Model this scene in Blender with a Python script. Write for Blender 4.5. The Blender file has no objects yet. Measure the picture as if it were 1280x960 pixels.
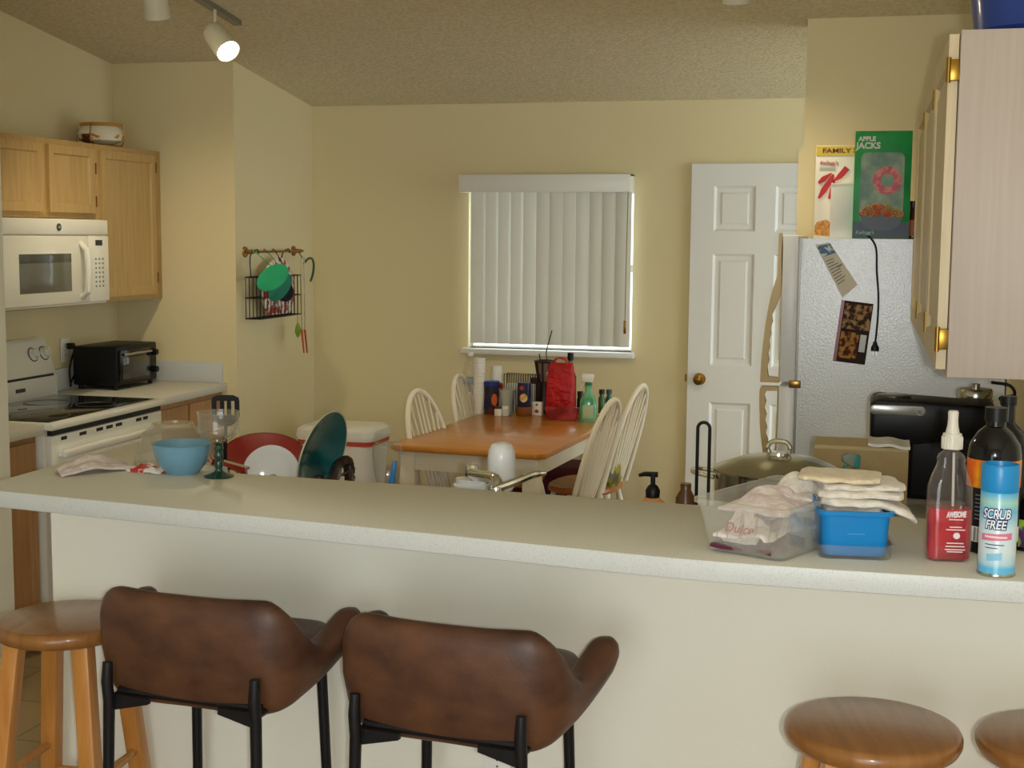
import bpy, bmesh, math, random
from mathutils import Matrix, Vector, noise
random.seed(7)
SC = bpy.context.scene
COL = SC.collection
PI = math.pi
R = math.radians

# ------------------------------------------------------------------ camera
FPX, EYE = 1698.0, 1.66
YAW, PITCH, ROLL = R(-14.62), R(6.22), R(-0.478)
_f = Vector((math.sin(YAW)*math.cos(PITCH), math.cos(YAW)*math.cos(PITCH), -math.sin(PITCH)))
_r = Vector((math.cos(YAW), -math.sin(YAW), 0)); _d = _f.cross(_r)
CR = math.cos(ROLL)*_r + math.sin(ROLL)*_d
CD = -math.sin(ROLL)*_r + math.cos(ROLL)*_d
CF = _f
cd = bpy.data.cameras.new('camera'); cam = bpy.data.objects.new('camera', cd); COL.objects.link(cam)
cd.sensor_width = 36; cd.lens = 36*FPX/1280; cd.clip_start = 0.05
m = Matrix((( CR.x, -CD.x, -CF.x), (CR.y, -CD.y, -CF.y), (CR.z, -CD.z, -CF.z))).to_4x4()
m.translation = (0, 0, EYE); cam.matrix_world = m
SC.camera = cam

def at(px, py, X=None, Y=None, Z=None):
    """Point of the photograph's pixel on a plane of the room."""
    v = (px-640)/FPX*CR + (py-480)/FPX*CD + CF
    o = Vector((0, 0, EYE))
    if X is not None: t = X/v.x
    elif Y is not None: t = Y/v.y
    else: t = (Z-EYE)/v.z
    return o + v*t

# ------------------------------------------------------------------ light
SC.view_settings.view_transform = 'Standard'; SC.view_settings.look = 'None'
SC.view_settings.gamma = 1; SC.view_settings.use_curve_mapping = False
SC.view_settings.exposure = 0.0
wd = bpy.data.worlds.new('sky'); SC.world = wd; wd.use_nodes = True
bg = wd.node_tree.nodes['Background']; bg.inputs[0].default_value = (0.80, 0.92, 1.0, 1); bg.inputs[1].default_value = 3.4

def area(name, loc, rot, sx, sy, power, col):
    l = bpy.data.lights.new(name, 'AREA'); l.shape = 'RECTANGLE'; l.size = sx; l.size_y = sy; l.energy = power; l.color = col
    o = bpy.data.objects.new(name, l); COL.objects.link(o); o.location = loc; o.rotation_euler = rot
    return o
# daylight entering through the glass doors of the living room behind the camera
area('daylight_patio', (-0.4, -3.05, 1.15), (R(90), 0, 0), 2.6, 2.1, 36, (1.0, 0.985, 0.95))
# the camera's own small flash, just above and right of the lens
fl = bpy.data.lights.new('camera_flash', 'POINT'); fl.energy = 94; fl.color = (.95, .98, 1.0); fl.shadow_soft_size = .02
flo = bpy.data.objects.new('camera_flash', fl); COL.objects.link(flo); flo.location = (.06, -.03, 1.66)

# ------------------------------------------------------------------ materials
def lin(h):
    h = h.lstrip('#'); c = [int(h[i:i+2], 16)/255 for i in (0, 2, 4)]
    return [x/12.92 if x <= .04045 else ((x+.055)/1.055)**2.4 for x in c] + [1]
MATS = {}
def mat(name, col, rough=.5, metal=0, mix=None, bump=None, spec=.5, trans=0, ior=1.45, emit=None, coat=0, wave=None, sub=0, sheen=0):
    if name in MATS: return MATS[name]
    ma = bpy.data.materials.new(name); ma.use_nodes = True; nt = ma.node_tree; N = nt.nodes; L = nt.links
    b = N['Principled BSDF']
    b.inputs['Base Color'].default_value = lin(col); b.inputs['Roughness'].default_value = rough
    b.inputs['Metallic'].default_value = metal; b.inputs['Specular IOR Level'].default_value = spec
    b.inputs['Transmission Weight'].default_value = trans; b.inputs['IOR'].default_value = ior
    b.inputs['Coat Weight'].default_value = coat; b.inputs['Coat Roughness'].default_value = .08
    if sheen: b.inputs['Sheen Weight'].default_value = sheen
    tc = N.new('ShaderNodeTexCoord')
    if mix:                                # (colour2, scale(s), detail, low, high)
        c2, sc, det, lo, hi = mix
        mp = N.new('ShaderNodeMapping'); L.new(tc.outputs['Object'], mp.inputs[0])
        mp.inputs['Scale'].default_value = sc if isinstance(sc, tuple) else (sc, sc, sc)
        n = N.new('ShaderNodeTexNoise'); n.inputs['Scale'].default_value = 1; n.inputs['Detail'].default_value = det
        L.new(mp.outputs[0], n.inputs[0])
        cr = N.new('ShaderNodeValToRGB'); cr.color_ramp.elements[0].position = lo; cr.color_ramp.elements[1].position = hi
        cr.color_ramp.elements[0].color = lin(col); cr.color_ramp.elements[1].color = lin(c2)
        L.new(n.outputs[0], cr.inputs[0]); L.new(cr.outputs[0], b.inputs['Base Color'])
    if bump:                               # (scale, strength, distance)
        n2 = N.new('ShaderNodeTexNoise'); n2.inputs['Detail'].default_value = 3
        mp2 = N.new('ShaderNodeMapping'); L.new(tc.outputs['Object'], mp2.inputs[0])
        s = bump[0]; mp2.inputs['Scale'].default_value = s if isinstance(s, tuple) else (s, s, s)
        n2.inputs['Scale'].default_value = 1; L.new(mp2.outputs[0], n2.inputs[0])
        bm_ = N.new('ShaderNodeBump'); bm_.inputs['Strength'].default_value = bump[1]; bm_.inputs['Distance'].default_value = bump[2]
        L.new(n2.outputs[0], bm_.inputs['Height']); L.new(bm_.outputs[0], b.inputs['Normal'])
    if emit:
        b.inputs['Emission Color'].default_value = lin(emit[0]); b.inputs['Emission Strength'].default_value = emit[1]
    MATS[name] = ma
    return ma
def clear_plastic(name, col, opacity, rough=.15, fac=.22):
    """thin clear sheet: part see-through, part surface"""
    if name in MATS: return MATS[name]
    ma = mat(name, col, rough); nt = ma.node_tree; N = nt.nodes; L = nt.links
    out = N['Material Output']; b = N['Principled BSDF']
    tr = N.new('ShaderNodeBsdfTransparent'); mx = N.new('ShaderNodeMixShader')
    lw = N.new('ShaderNodeLayerWeight'); lw.inputs[0].default_value = .5
    gl = N.new('ShaderNodeBsdfGlossy'); gl.inputs['Roughness'].default_value = max(.03, rough*.6); gl.inputs[0].default_value = (1, 1, 1, 1)
    p5 = N.new('ShaderNodeMath'); p5.operation = 'POWER'; p5.inputs[1].default_value = 4; L.new(lw.outputs['Facing'], p5.inputs[0])
    fr = N.new('ShaderNodeMath'); fr.operation = 'MULTIPLY_ADD'; fr.inputs[1].default_value = .7; fr.inputs[2].default_value = .05; L.new(p5.outputs[0], fr.inputs[0])
    m1 = N.new('ShaderNodeMixShader'); L.new(fr.outputs[0], m1.inputs[0]); L.new(tr.outputs[0], m1.inputs[1]); L.new(gl.outputs[0], m1.inputs[2])
    ma_ = N.new('ShaderNodeMath'); ma_.operation = 'MULTIPLY_ADD'; ma_.inputs[1].default_value = fac*.35; ma_.inputs[2].default_value = opacity
    L.new(lw.outputs['Facing'], ma_.inputs[0]); L.new(ma_.outputs[0], mx.inputs[0])
    L.new(m1.outputs[0], mx.inputs[1]); L.new(b.outputs[0], mx.inputs[2]); L.new(mx.outputs[0], out.inputs[0])
    return ma

WALL = mat('cream_paint', '#e6d8ac', .85, bump=(90, .08, .004))
WALL_DAYLIT = mat('daylit_cream_paint', '#efecdc', .8, bump=(90, .08, .004))  # same cream paint, with the cool daylight on it put into the colour
CEIL = mat('popcorn_ceiling', '#e3d9ba', .95, mix=('#d3c8a6', 55, 4, .4, .62), bump=(70, .45, .012))
WHITE = mat('white_enamel', '#f0efe8', .35)
WHITEP = mat('white_paint', '#ecebe6', .5)
APPL = mat('appliance_white', '#f2f1e6', .22, coat=.3)
LAM = mat('speckled_laminate', '#d8d5c8', .5, mix=('#c8c5b6', 300, 2, .5, .7), spec=.5)
LAMEDGE = mat('laminate_edge', '#d0d3d1', .4, mix=('#c3c6c5', 300, 2, .5, .7))
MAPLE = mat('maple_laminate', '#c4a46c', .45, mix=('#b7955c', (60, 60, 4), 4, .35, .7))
MAPLED = mat('brown_maple', '#b98d5d', .5, mix=('#a87c4e', (50, 50, 4), 4, .35, .7))  # the base cabinets' own browner maple
PALEWOOD = mat('pickled_oak', '#bfb0a4', .5, mix=('#b7a89b', (90, 90, 3), 4, .35, .7))
PALEDOOR = mat('pickled_oak_door', '#d9c7a0', .45, mix=('#cbb58a', (70, 70, 4), 4, .35, .7))
GOLDWOOD = mat('honey_oak', '#c8842f', .28, mix=('#b06c20', (3, 40, 20), 4, .35, .7), coat=.25)
STOOLTOP = mat('stool_oak', '#9c6a38', .3, mix=('#88592c', (60, 5, 5), 4, .35, .7), coat=.3)
STOOLLEG = mat('stool_leg_oak', '#c88a44', .35, mix=('#b57734', (50, 50, 5), 4, .35, .7), coat=.2)
CREAMP = mat('cream_furniture_paint', '#efe8d4', .45)
LEATHER = mat('brown_leather', '#64412c', .45, mix=('#43291e', (9, 9, 14), 6, .35, .68), bump=(160, .12, .003), spec=.5)
BLACKM = mat('black_metal', '#17161a', .45, metal=.3)
BLACK = mat('black_plastic', '#0e0d0e', .42, spec=.35)
BLACKG = mat('black_gloss', '#0d0d0f', .12)
DARKBR = mat('dark_brown_plastic', '#2e1d1a', .4)
CHROME = mat('chrome', '#d8d8d4', .12, metal=1)
STEEL = mat('brushed_steel', '#b9b7a8', .22, metal=1)
BRASS = mat('brass', '#93702f', .32, metal=1)
BRONZE = mat('aged_brass', '#9a7440', .28, metal=1)
GREYM = mat('grey_metal', '#8d8a80', .4, metal=.6)
DARKGLASS = mat('dark_oven_glass', '#1a1a1a', .08, coat=.5)
GLASS = clear_plastic('clear_glass', '#a09c8c', .06, .03, .45)
CLEAR = clear_plastic('clear_plastic', '#a4a298', .06, .06, .45)
CLOUDY = clear_plastic('cloudy_plastic', '#dcdbd0', .13, .2, .4)
TOWEL = mat('white_towel', '#e9e2d6', .95, mix=('#dcd2c2', 60, 3, .4, .65), bump=(220, .6, .004), sheen=.3)
TOWELC = mat('cream_towel', '#e8d8b8', .95, mix=('#dcc8a2', 60, 3, .4, .65), bump=(220, .6, .004), sheen=.3)
TOWELP = mat('pink_white_towel', '#e9dbd6', .95, mix=('#d9c2bd', (40, 200, 40), 2, .4, .65), bump=(200, .6, .004), sheen=.3)
INK = mat('dark_ink', '#1d1d22', .6)
PAPER = mat('white_paper', '#efece2', .7)
RED = mat('red_gloss', '#a0161a', .12, coat=.9)
REDPRINT = mat('red_print', '#c8201c', .5)
BLUEP = mat('blue_plastic', '#0a80c6', .35)
MAROON = mat('maroon_cloth', '#4c1218', .85, bump=(200, .3, .003))

# ------------------------------------------------------------------ mesh helpers
def BM(): return bmesh.new()
def _new(bm, fn, mi=0, smooth=False, M=None):
    t = bmesh.new(); fn(t)
    for f in t.faces: f.material_index = mi; f.smooth = smooth
    if M is not None: t.transform(M)
    me = bpy.data.meshes.new('tmp'); t.to_mesh(me); t.free(); bm.from_mesh(me); bpy.data.meshes.remove(me)
    return bm
def box(bm, x0, x1, y0, y1, z0, z1, bev=0, seg=2, mi=0, M=None):
    if x0 > x1: x0, x1 = x1, x0
    if y0 > y1: y0, y1 = y1, y0
    if z0 > z1: z0, z1 = z1, z0
    def fn(t):
        bmesh.ops.create_cube(t, size=1)
        for v in t.verts: v.co = Vector(((x0+x1)/2+v.co.x*(x1-x0), (y0+y1)/2+v.co.y*(y1-y0), (z0+z1)/2+v.co.z*(z1-z0)))
        if bev: bmesh.ops.bevel(t, geom=t.edges[:], offset=bev, segments=seg, profile=.5, affect='EDGES')
    return _new(bm, fn, mi, False, M)
def loft(bm, rings, mi=0, closed=True, caps=True, cyc=False, smooth=True, M=None):
    """rings: lists of points with equal counts"""
    def fn(t):
        V = [[t.verts.new(Vector(p)) for p in r] for r in rings]
        n = len(V[0]); m_ = len(V)
        for i in range(m_ if cyc else m_-1):
            a, b = V[i], V[(i+1) % m_]
            for j in range(n if closed else n-1):
                k = (j+1) % n
                t.faces.new((a[j], a[k], b[k], b[j]))
        if caps and closed and not cyc:
            t.faces.new(V[0][::-1]); t.faces.new(V[-1])
        bmesh.ops.recalc_face_normals(t, faces=t.faces[:])
    return _new(bm, fn, mi, smooth, M)
def lathe(bm, prof, seg=28, mi=0, loc=(0, 0, 0), sx=1, sy=1, M=None, smooth=True):
    def fn(t):
        rings = []
        for r, z in prof:
            if r < 1e-6: rings.append([t.verts.new((0, 0, z))])
            else: rings.append([t.verts.new((r*sx*math.cos(2*PI*i/seg), r*sy*math.sin(2*PI*i/seg), z)) for i in range(seg)])
        for a, b in zip(rings, rings[1:]):
            for i in range(seg):
                k = (i+1) % seg
                if len(a) == 1 and len(b) == 1: continue
                if len(a) == 1: t.faces.new((a[0], b[k], b[i]))
                elif len(b) == 1: t.faces.new((a[i], a[k], b[0]))
                else: t.faces.new((a[i], a[k], b[k], b[i]))
        bmesh.ops.recalc_face_normals(t, faces=t.faces[:])
        for v in t.verts: v.co += Vector(loc)
    return _new(bm, fn, mi, smooth, M)
def cyl(bm, p0, p1, r0, r1=None, seg=14, mi=0):
    r1 = r0 if r1 is None else r1
    p0, p1 = Vector(p0), Vector(p1); d = p1-p0; L = d.length
    q = d.to_track_quat('Z', 'Y').to_matrix().to_4x4(); q.translation = p0
    return lathe(bm, [(0, 0), (r0, 0), (r1, L), (0, L)], seg, mi, M=q)
def smoothpath(pts, n=6, closed=False):
    P = [Vector(p) for p in pts]; out = []
    m_ = len(P); rng = m_ if closed else m_-1
    for i in range(rng):
        p1, p2 = P[i], P[(i+1) % m_]
        p0 = P[i-1] if (i > 0 or closed) else p1*2-p2
        p3 = P[(i+2) % m_] if (i+2 < m_ or closed) else p2*2-p1
        for k in range(n):
            t = k/n
            out.append(.5*((2*p1)+(p2-p0)*t+(2*p0-5*p1+4*p2-p3)*t*t+(3*p1-p0-3*p2+p3)*t**3))
    if not closed: out.append(P[-1])
    return out
def tube(bm, pts, r, seg=8, closed=False, mi=0, flat=1.0, M=None):
    P = [Vector(p) for p in pts]; n = len(P); rings = []
    up = None
    for i, p in enumerate(P):
        if closed: tg = (P[(i+1) % n]-P[i-1])
        else: tg = P[min(i+1, n-1)]-P[max(i-1, 0)]
        tg.normalize()
        if up is None:
            up = Vector((0, 0, 1)) if abs(tg.z) < .9 else Vector((1, 0, 0))
        s = tg.cross(up)
        if s.length < 1e-4: s = tg.orthogonal()
        s.normalize(); up = s.cross(tg).normalized()
        rr = r[i] if isinstance(r, (list, tuple)) else r
        rings.append([p+s*math.cos(2*PI*k/seg)*rr*flat+up*math.sin(2*PI*k/seg)*rr for k in range(seg)])
    return loft(bm, rings, mi, True, True, closed, True, M)
def prism(bm, poly, axis, a, b, bev=0, mi=0, smooth=False, M=None):
    """poly in the plane across axis: X -> (y,z), Y -> (x,z), Z -> (x,y)"""
    def pt(u, v, w): return {'X': (w, u, v), 'Y': (u, w, v), 'Z': (u, v, w)}[axis]
    def fn(t):
        A = [t.verts.new(pt(u, v, a)) for u, v in poly]; B = [t.verts.new(pt(u, v, b)) for u, v in poly]
        n = len(A)
        t.faces.new(A[::-1]); t.faces.new(B)
        for i in range(n): t.faces.new((A[i], A[(i+1) % n], B[(i+1) % n], B[i]))
        bmesh.ops.recalc_face_normals(t, faces=t.faces[:])
        if bev: bmesh.ops.bevel(t, geom=t.edges[:], offset=bev, segments=2, profile=.5, affect='EDGES')
    return _new(bm, fn, mi, smooth, M)
def rrect(x0, x1, y0, y1, r, n=5):
    out = []
    for cx, cy, a0 in ((x1-r, y1-r, 0), (x0+r, y1-r, 90), (x0+r, y0+r, 180), (x1-r, y0+r, 270)):
        for k in range(n+1):
            a = R(a0+90*k/n); out.append((cx+r*math.cos(a), cy+r*math.sin(a)))
    return out

# ------------------------------------------------------------------ object helpers
ROOTM = {}
def thing(name, label, cat, loc=(0, 0, 0), rotz=0, group=None):
    o = bpy.data.objects.new(name, None); COL.objects.link(o); o.empty_display_size = .05
    o.location = loc; o.rotation_euler = (0, 0, rotz)
    o['label'] = label; o['category'] = cat
    if group: o['group'] = group
    ROOTM[o] = Matrix.Translation(Vector(loc)) @ Matrix.Rotation(rotz, 4, 'Z')
    return o
def tag(o, label, cat, group=None):
    o['label'] = label; o['category'] = cat
    if group: o['group'] = group
    return o
def build(name, bm, m, parent=None, local=False, base=None, ang=35, label=None, smooth=None, subsurf=0):
    """ONE mesh object; coordinates are the room's unless local=True (then the parent's own)"""
    ms = m if isinstance(m, (list, tuple)) else [m]
    me = bpy.data.meshes.new(name)
    root = parent
    while root is not None and root.parent is not None: root = root.parent
    if root is not None and not local: bm.transform(ROOTM[root].inverted())
    o = bpy.data.objects.new(name, me)
    if parent is None and not local:
        if base is None:
            xs = [v.co for v in bm.verts]
            base = (sum(c.x for c in xs)/len(xs), sum(c.y for c in xs)/len(xs), min(c.z for c in xs))
        bm.transform(Matrix.Translation(-Vector(base))); o.location = base
        ROOTM[o] = Matrix.Translation(Vector(base))
    bm.to_mesh(me); bm.free()
    for x in ms: me.materials.append(x)
    for p in me.polygons: p.use_smooth = True
    me.set_sharp_from_angle(angle=R(ang))
    COL.objects.link(o)
    if parent: o.parent = parent
    if label: o['label'] = label
    if subsurf:
        md = o.modifiers.new('round', 'SUBSURF'); md.levels = subsurf; md.render_levels = subsurf
    return o
def struct(name, bm, m, parent=None):
    o = build(name, bm, m, parent)
    if parent is None: o['kind'] = 'structure'
    return o
def dup(root, loc, rotz, label=None, group=None):
    r = root.copy(); COL.objects.link(r); r.location = loc; r.rotation_euler = (0, 0, rotz)
    if label: r['label'] = label
    if group: r['group'] = group
    for ch in list(root.children):
        c = ch.copy(); COL.objects.link(c); c.parent = r
        for g in list(ch.children):
            d = g.copy(); COL.objects.link(d); d.parent = c
    ROOTM[r] = Matrix.Translation(Vector(loc)) @ Matrix.Rotation(rotz, 4, 'Z')
    return r
def text(body, size, M, m, parent, name='lettering', ext=.0006, wrap=None, shear=0, bold=0, local=False, width=None):
    """lettering as a mesh; M places the text plane (x right, y up, z outwards); wrap = cylinder radius"""
    cu = bpy.data.curves.new('t', 'FONT'); cu.body = body; cu.size = size; cu.align_x = 'CENTER'; cu.align_y = 'CENTER'
    cu.extrude = ext; cu.shear = shear; cu.offset = bold; cu.resolution_u = 3
    ob = bpy.data.objects.new('t', cu); COL.objects.link(ob)
    dg = bpy.context.evaluated_depsgraph_get(); me = bpy.data.meshes.new_from_object(ob.evaluated_get(dg))
    bm = bmesh.new(); bm.from_mesh(me)
    bpy.data.objects.remove(ob); bpy.data.curves.remove(cu); bpy.data.meshes.remove(me)
    if width:
        w = max(v.co.x for v in bm.verts)-min(v.co.x for v in bm.verts)
        for v in bm.verts: v.co.x *= width/w
    if wrap:
        bmesh.ops.subdivide_edges(bm, edges=[e for e in bm.edges if e.calc_length() > size*.25], cuts=3)
        bmesh.ops.triangulate(bm, faces=bm.faces[:])
        for v in bm.verts:
            a = v.co.x/wrap; rr = wrap+v.co.z
            v.co = Vector((rr*math.sin(a), v.co.y, rr*math.cos(a)))
    bm.transform(M)
    return build(name, bm, m, parent, local=local)
def plane_m(o, right, up):
    r_ = Vector(right).normalized(); u = Vector(up); u = (u-r_*u.dot(r_)).normalized(); n = r_.cross(u)
    M = Matrix((( r_.x, u.x, n.x), (r_.y, u.y, n.y), (r_.z, u.z, n.z))).to_4x4(); M.translation = Vector(o)
    return M
def crumple(bm, M, w, d, amp, seed, nx=26, ny=20, mi=0, thick=.004, shape=None, freq=9):
    """a crumpled sheet of cloth, closed, lying on z=0 of M"""
    top, bot = [], []
    for j in range(ny+1):
        rt, rb = [], []
        for i in range(nx+1):
            u, v = i/nx-.5, j/ny-.5
            x, y = u*w, v*d
            p = Vector((x*freq, y*freq, seed))
            x += .18*w*noise.noise(p+Vector((5, 0, 0)))*(.6+abs(v)); y += .18*d*noise.noise(p+Vector((0, 9, 0)))*(.6+abs(u))
            e = min(1, 4*min(.5-abs(u), .5-abs(v))+.25)
            h = amp*(.55+.9*noise.noise(p*1.3)+.5*abs(noise.noise(p*2.7)))*e
            if shape: h += shape(u, v)
            h = max(h, 0)+thick
            rt.append(Vector((x, y, h))); rb.append(Vector((x, y, max(h-thick*1.5, 0))))
        top.append(rt); bot.append(rb)
    rings = [top[j]+bot[j][::-1] for j in range(ny+1)]
    return loft(bm, rings, mi, True, True, False, True, M)
# ================================================================== ROOM SHELL
def zc(y): return 2.37+.132*(7.18-y)
YB = 7.18; XL = -3.70; XW = -3.04; YE = 6.20; XR = .48
def facemat(o, test):
    for p in o.data.polygons:
        if test(p): p.material_index = 1

TILE = mat('beige_floor_tile', '#a08a66', .35)
def _tile():
    nt = TILE.node_tree; N = nt.nodes; L = nt.links
    tc = N.new('ShaderNodeTexCoord'); br = N.new('ShaderNodeTexBrick'); mp = N.new('ShaderNodeMapping')
    mp.inputs['Scale'].default_value = (3, 3, 3); L.new(tc.outputs['Object'], mp.inputs[0]); L.new(mp.outputs[0], br.inputs[0])
    br.offset = 0; br.inputs['Scale'].default_value = 1; br.inputs['Brick Width'].default_value = 1; br.inputs['Row Height'].default_value = 1
    br.inputs['Mortar Size'].default_value = .012; br.inputs['Color1'].default_value = lin('#a38c66'); br.inputs['Color2'].default_value = lin('#98815c')
    br.inputs['Mortar'].default_value = lin('#6e5f46'); L.new(br.outputs[0], N['Principled BSDF'].inputs['Base Color'])
_tile()
b = BM(); box(b, -4.6, 2.6, -3.3, 7.5, -.1, 0); struct('floor', b, TILE)
b = BM(); prism(b, [(-3.3, zc(-3.3)), (7.5, zc(7.5)), (7.5, zc(7.5)+.1), (-3.3, zc(-3.3)+.1)], 'X', -4.7, 2.7); struct('ceiling', b, CEIL)

# back wall with the window opening
WX0, WX1, WZ0, WZ1 = -2.125, -1.215, 1.045, 1.93
b = BM()
box(b, -4.6, WX0, YB, YB+.14, 0, zc(YB)); box(b, WX1, 2.6, YB, YB+.14, 0, zc(YB))
box(b, WX0, WX1, YB, YB+.14, 0, WZ0); box(b, WX0, WX1, YB, YB+.14, WZ1, zc(YB))
struct('wall_back', b, WALL)
def ywall(b, x0, x1, y0, y1):              # wall running in depth under the sloping ceiling
    prism(b, [(y0, 0), (y1, 0), (y1, zc(y1)), (y0, zc(y0))], 'X', x0, x1)
b = BM(); ywall(b, -3.84, XL-.002, 4.20, YE); struct('wall_left', b, WALL)
b = BM(); ywall(b, -3.84, XW, YE, YB); struct('wall_recess', b, WALL)
b = BM(); ywall(b, -4.6, -2.953, 4.10, 4.20); struct('wall_stub', b, WALL_DAYLIT)
b = BM(); ywall(b, XR, XR+.12, 3.16, 5.92); struct('wall_right', b, WALL)
b = BM(); ywall(b, -.276, XR, 5.80, 5.92); box(b, -.297, -.276, 5.80, 5.92, 0, 2.03); struct('wall_pantry', b, WALL)
b = BM(); ywall(b, XR, 2.6, 3.04, 3.16); struct('wall_partition', b, WALL_DAYLIT)
b = BM(); ywall(b, -4.6, -4.46, -3.2, 4.10); struct('wall_living_left', b, WALL_DAYLIT)
b = BM(); ywall(b, 2.46, 2.6, -3.2, 3.04); struct('wall_living_right', b, WALL_DAYLIT)
b = BM(); yf = -3.2
box(b, -4.46, -1.7, yf, yf+.12, 0, zc(yf+.12)); box(b, .9, 2.46, yf, yf+.12, 0, zc(yf+.12)); box(b, -1.7, .9, yf, yf+.12, 2.2, zc(yf+.12))
struct('wall_front', b, WALL_DAYLIT)
# unseen blind vanes added behind the camera, spaced to split the daylight into bands
b = BM()
for k in range(10):
    x = -1.65+.265*k
    box(b, x, x+.05, -2.9, -2.896, .03, 2.18)
struct('unseen_vanes', b, mat('vane_fabric', '#d8d6cc', .8))

# bar: half wall, its outlet, the ledge
b = BM(); box(b, -1.955, XR+.3, 2.94, 3.04, 0, 1.0299); struct('wall_bar', b, WALL_DAYLIT)
b = BM(); box(b, -1.955, XR+.3, 2.928, 2.94, 0, .085, .003); struct('baseboard_bar', b, WHITEP)
b = BM(); box(b, -2.953, -2.941, 4.10, 4.20, 0, .09, .002); struct('baseboard_stub', b, WHITEP)
b = BM(); box(b, -1.955, -1.70, 3.04, 3.40, .915, 1.0299); struct('trim_1', b, WALL_DAYLIT)
P = [at(x, y, Z=1.07) for x, y in ((320, 645), (560, 669), (840, 697), (1060, 713), (1280, 727))]
front = [(-1.99, 2.682)]+[(p.x, p.y) for p in smoothpath(P, 4)]+[(.76, 2.50)]
back = [(.76, 2.97), (-.374, 2.98), (-.902, 3.018), (-1.475, 3.043), (-1.60, 3.05), (-1.67, 3.07), (-1.735, 3.13), (-1.76, 3.40), (-1.79, 3.432), (-1.992, 3.43)]
b = BM(); prism(b, front+back, 'Z', 1.03, 1.07, .004)
o = build('bar_countertop', b, [LAM, LAMEDGE]); facemat(o, lambda p: p.normal.z < .5)
tag(o, 'long speckled grey laminate bar top above the pale half wall', 'countertop')

# window, blind, sill
t = bpy.data.objects.new('window_1', None); COL.objects.link(t); t.location = (WX0, YB, WZ0); t['kind'] = 'structure'; ROOTM[t] = Matrix.Translation((WX0, YB, WZ0))
b = BM()
for x0, x1, z0, z1 in ((WX0, WX0+.006, WZ0, WZ1), (WX1-.008, WX1, WZ0, WZ1), (WX0, WX1, WZ0, WZ0+.008), (WX0, WX1, WZ1-.04, WZ1), (WX0, WX1, 1.47, 1.51)):
    box(b, x0, x1, YB+.07, YB+.11, z0, z1, .003)
build('window_frame', b, WHITEP, t)
b = BM(); box(b, WX0+.01, WX1-.01, YB+.088, YB+.092, WZ0+.01, WZ1-.01); build('pane', b, GLASS, t)
b = BM(); box(b, WX0-.03, WX1+.02, YB-.06, YB+.07, WZ0-.03, WZ0, .006); build('window_sill', b, WHITEP, t)
VANE = mat('white_blind_vane', '#e9e7dc', .6)
nt = VANE.node_tree; N_ = nt.nodes; tl = N_.new('ShaderNodeBsdfTranslucent'); tl.inputs[0].default_value = lin('#e6e4d6'); mx = N_.new('ShaderNodeMixShader'); mx.inputs[0].default_value = .19
nt.links.new(N_['Principled BSDF'].outputs[0], mx.inputs[1]); nt.links.new(tl.outputs[0], mx.inputs[2]); nt.links.new(mx.outputs[0], N_['Material Output'].inputs[0])
t = thing('vertical_blind', 'closed white vertical blind with boxed valance over the back window', 'blind', (-1.67, YB-.05, 1.05))
b = BM(); box(b, -2.145, -1.215, YB-.125, YB-.11, 1.892, 1.985, .003); box(b, -2.145, -2.13, YB-.11, YB, 1.892, 1.985); box(b, -1.23, -1.215, YB-.11, YB, 1.892, 1.985); box(b, -2.145, -1.215, YB-.11, YB, 1.978, 1.985)
build('valance', b, WHITE, t)
b = BM(); x = -2.094; widths = [.09, .078, .076, .074, .076, .078, .08, .078, .078, .075, .078, .078]
for k, w in enumerate(widths):
    tilt = (.022, .03, .034, .034, .034, .012, .012, .02, .022, .008, .006, .006)[k]
    pts = []
    for i in range(7):
        u = i/6; pts.append((x+u*(w+.006), YB-.055+tilt*(u-.5)-.006*math.sin(PI*u)))
    ring = pts+[(px_, py_+.0012) for px_, py_ in pts[::-1]]
    prism(b, ring, 'Z', 1.076, 1.90, smooth=True)
    x += (w-.004)*.972
build('vanes', b, VANE, t)
b = BM(); box(b, -2.12, -1.225, YB-.075, YB-.04, 1.90, 1.925); build('head_rail', b, WHITE, t)
b = BM()
tube(b, smoothpath([(-1.232, YB-.08, 1.90), (-1.235, YB-.085, 1.5), (-1.236, YB-.085, 1.22)], 8), .0022, 6); box(b, -1.243, -1.23, YB-.09, YB-.08, 1.15, 1.22, .002); build('wand_cord', b, BRONZE, t)

# grid panelled leaf: x right, y up, z outwards
def paneled(bm, xs, ys, cells, t, prof, M, mi=0):
    def fn(q):
        V = [[q.verts.new((x, y, t)) for x in xs] for y in ys]; F = []
        for j in range(len(ys)-1):
            for i in range(len(xs)-1):
                f = q.faces.new((V[j][i], V[j][i+1], V[j+1][i+1], V[j+1][i]))
                if (i, j) in cells: F.append(f)
        be = [e for e in q.edges if e.is_boundary]
        r = bmesh.ops.extrude_edge_only(q, edges=be)
        for v in r['geom']:
            if isinstance(v, bmesh.types.BMVert): v.co.z = 0
        for th, dp in prof: bmesh.ops.inset_individual(q, faces=F, thickness=th, depth=dp)
        bmesh.ops.recalc_face_normals(q, faces=q.faces[:])
    return _new(bm, fn, mi, False, M)

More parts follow.
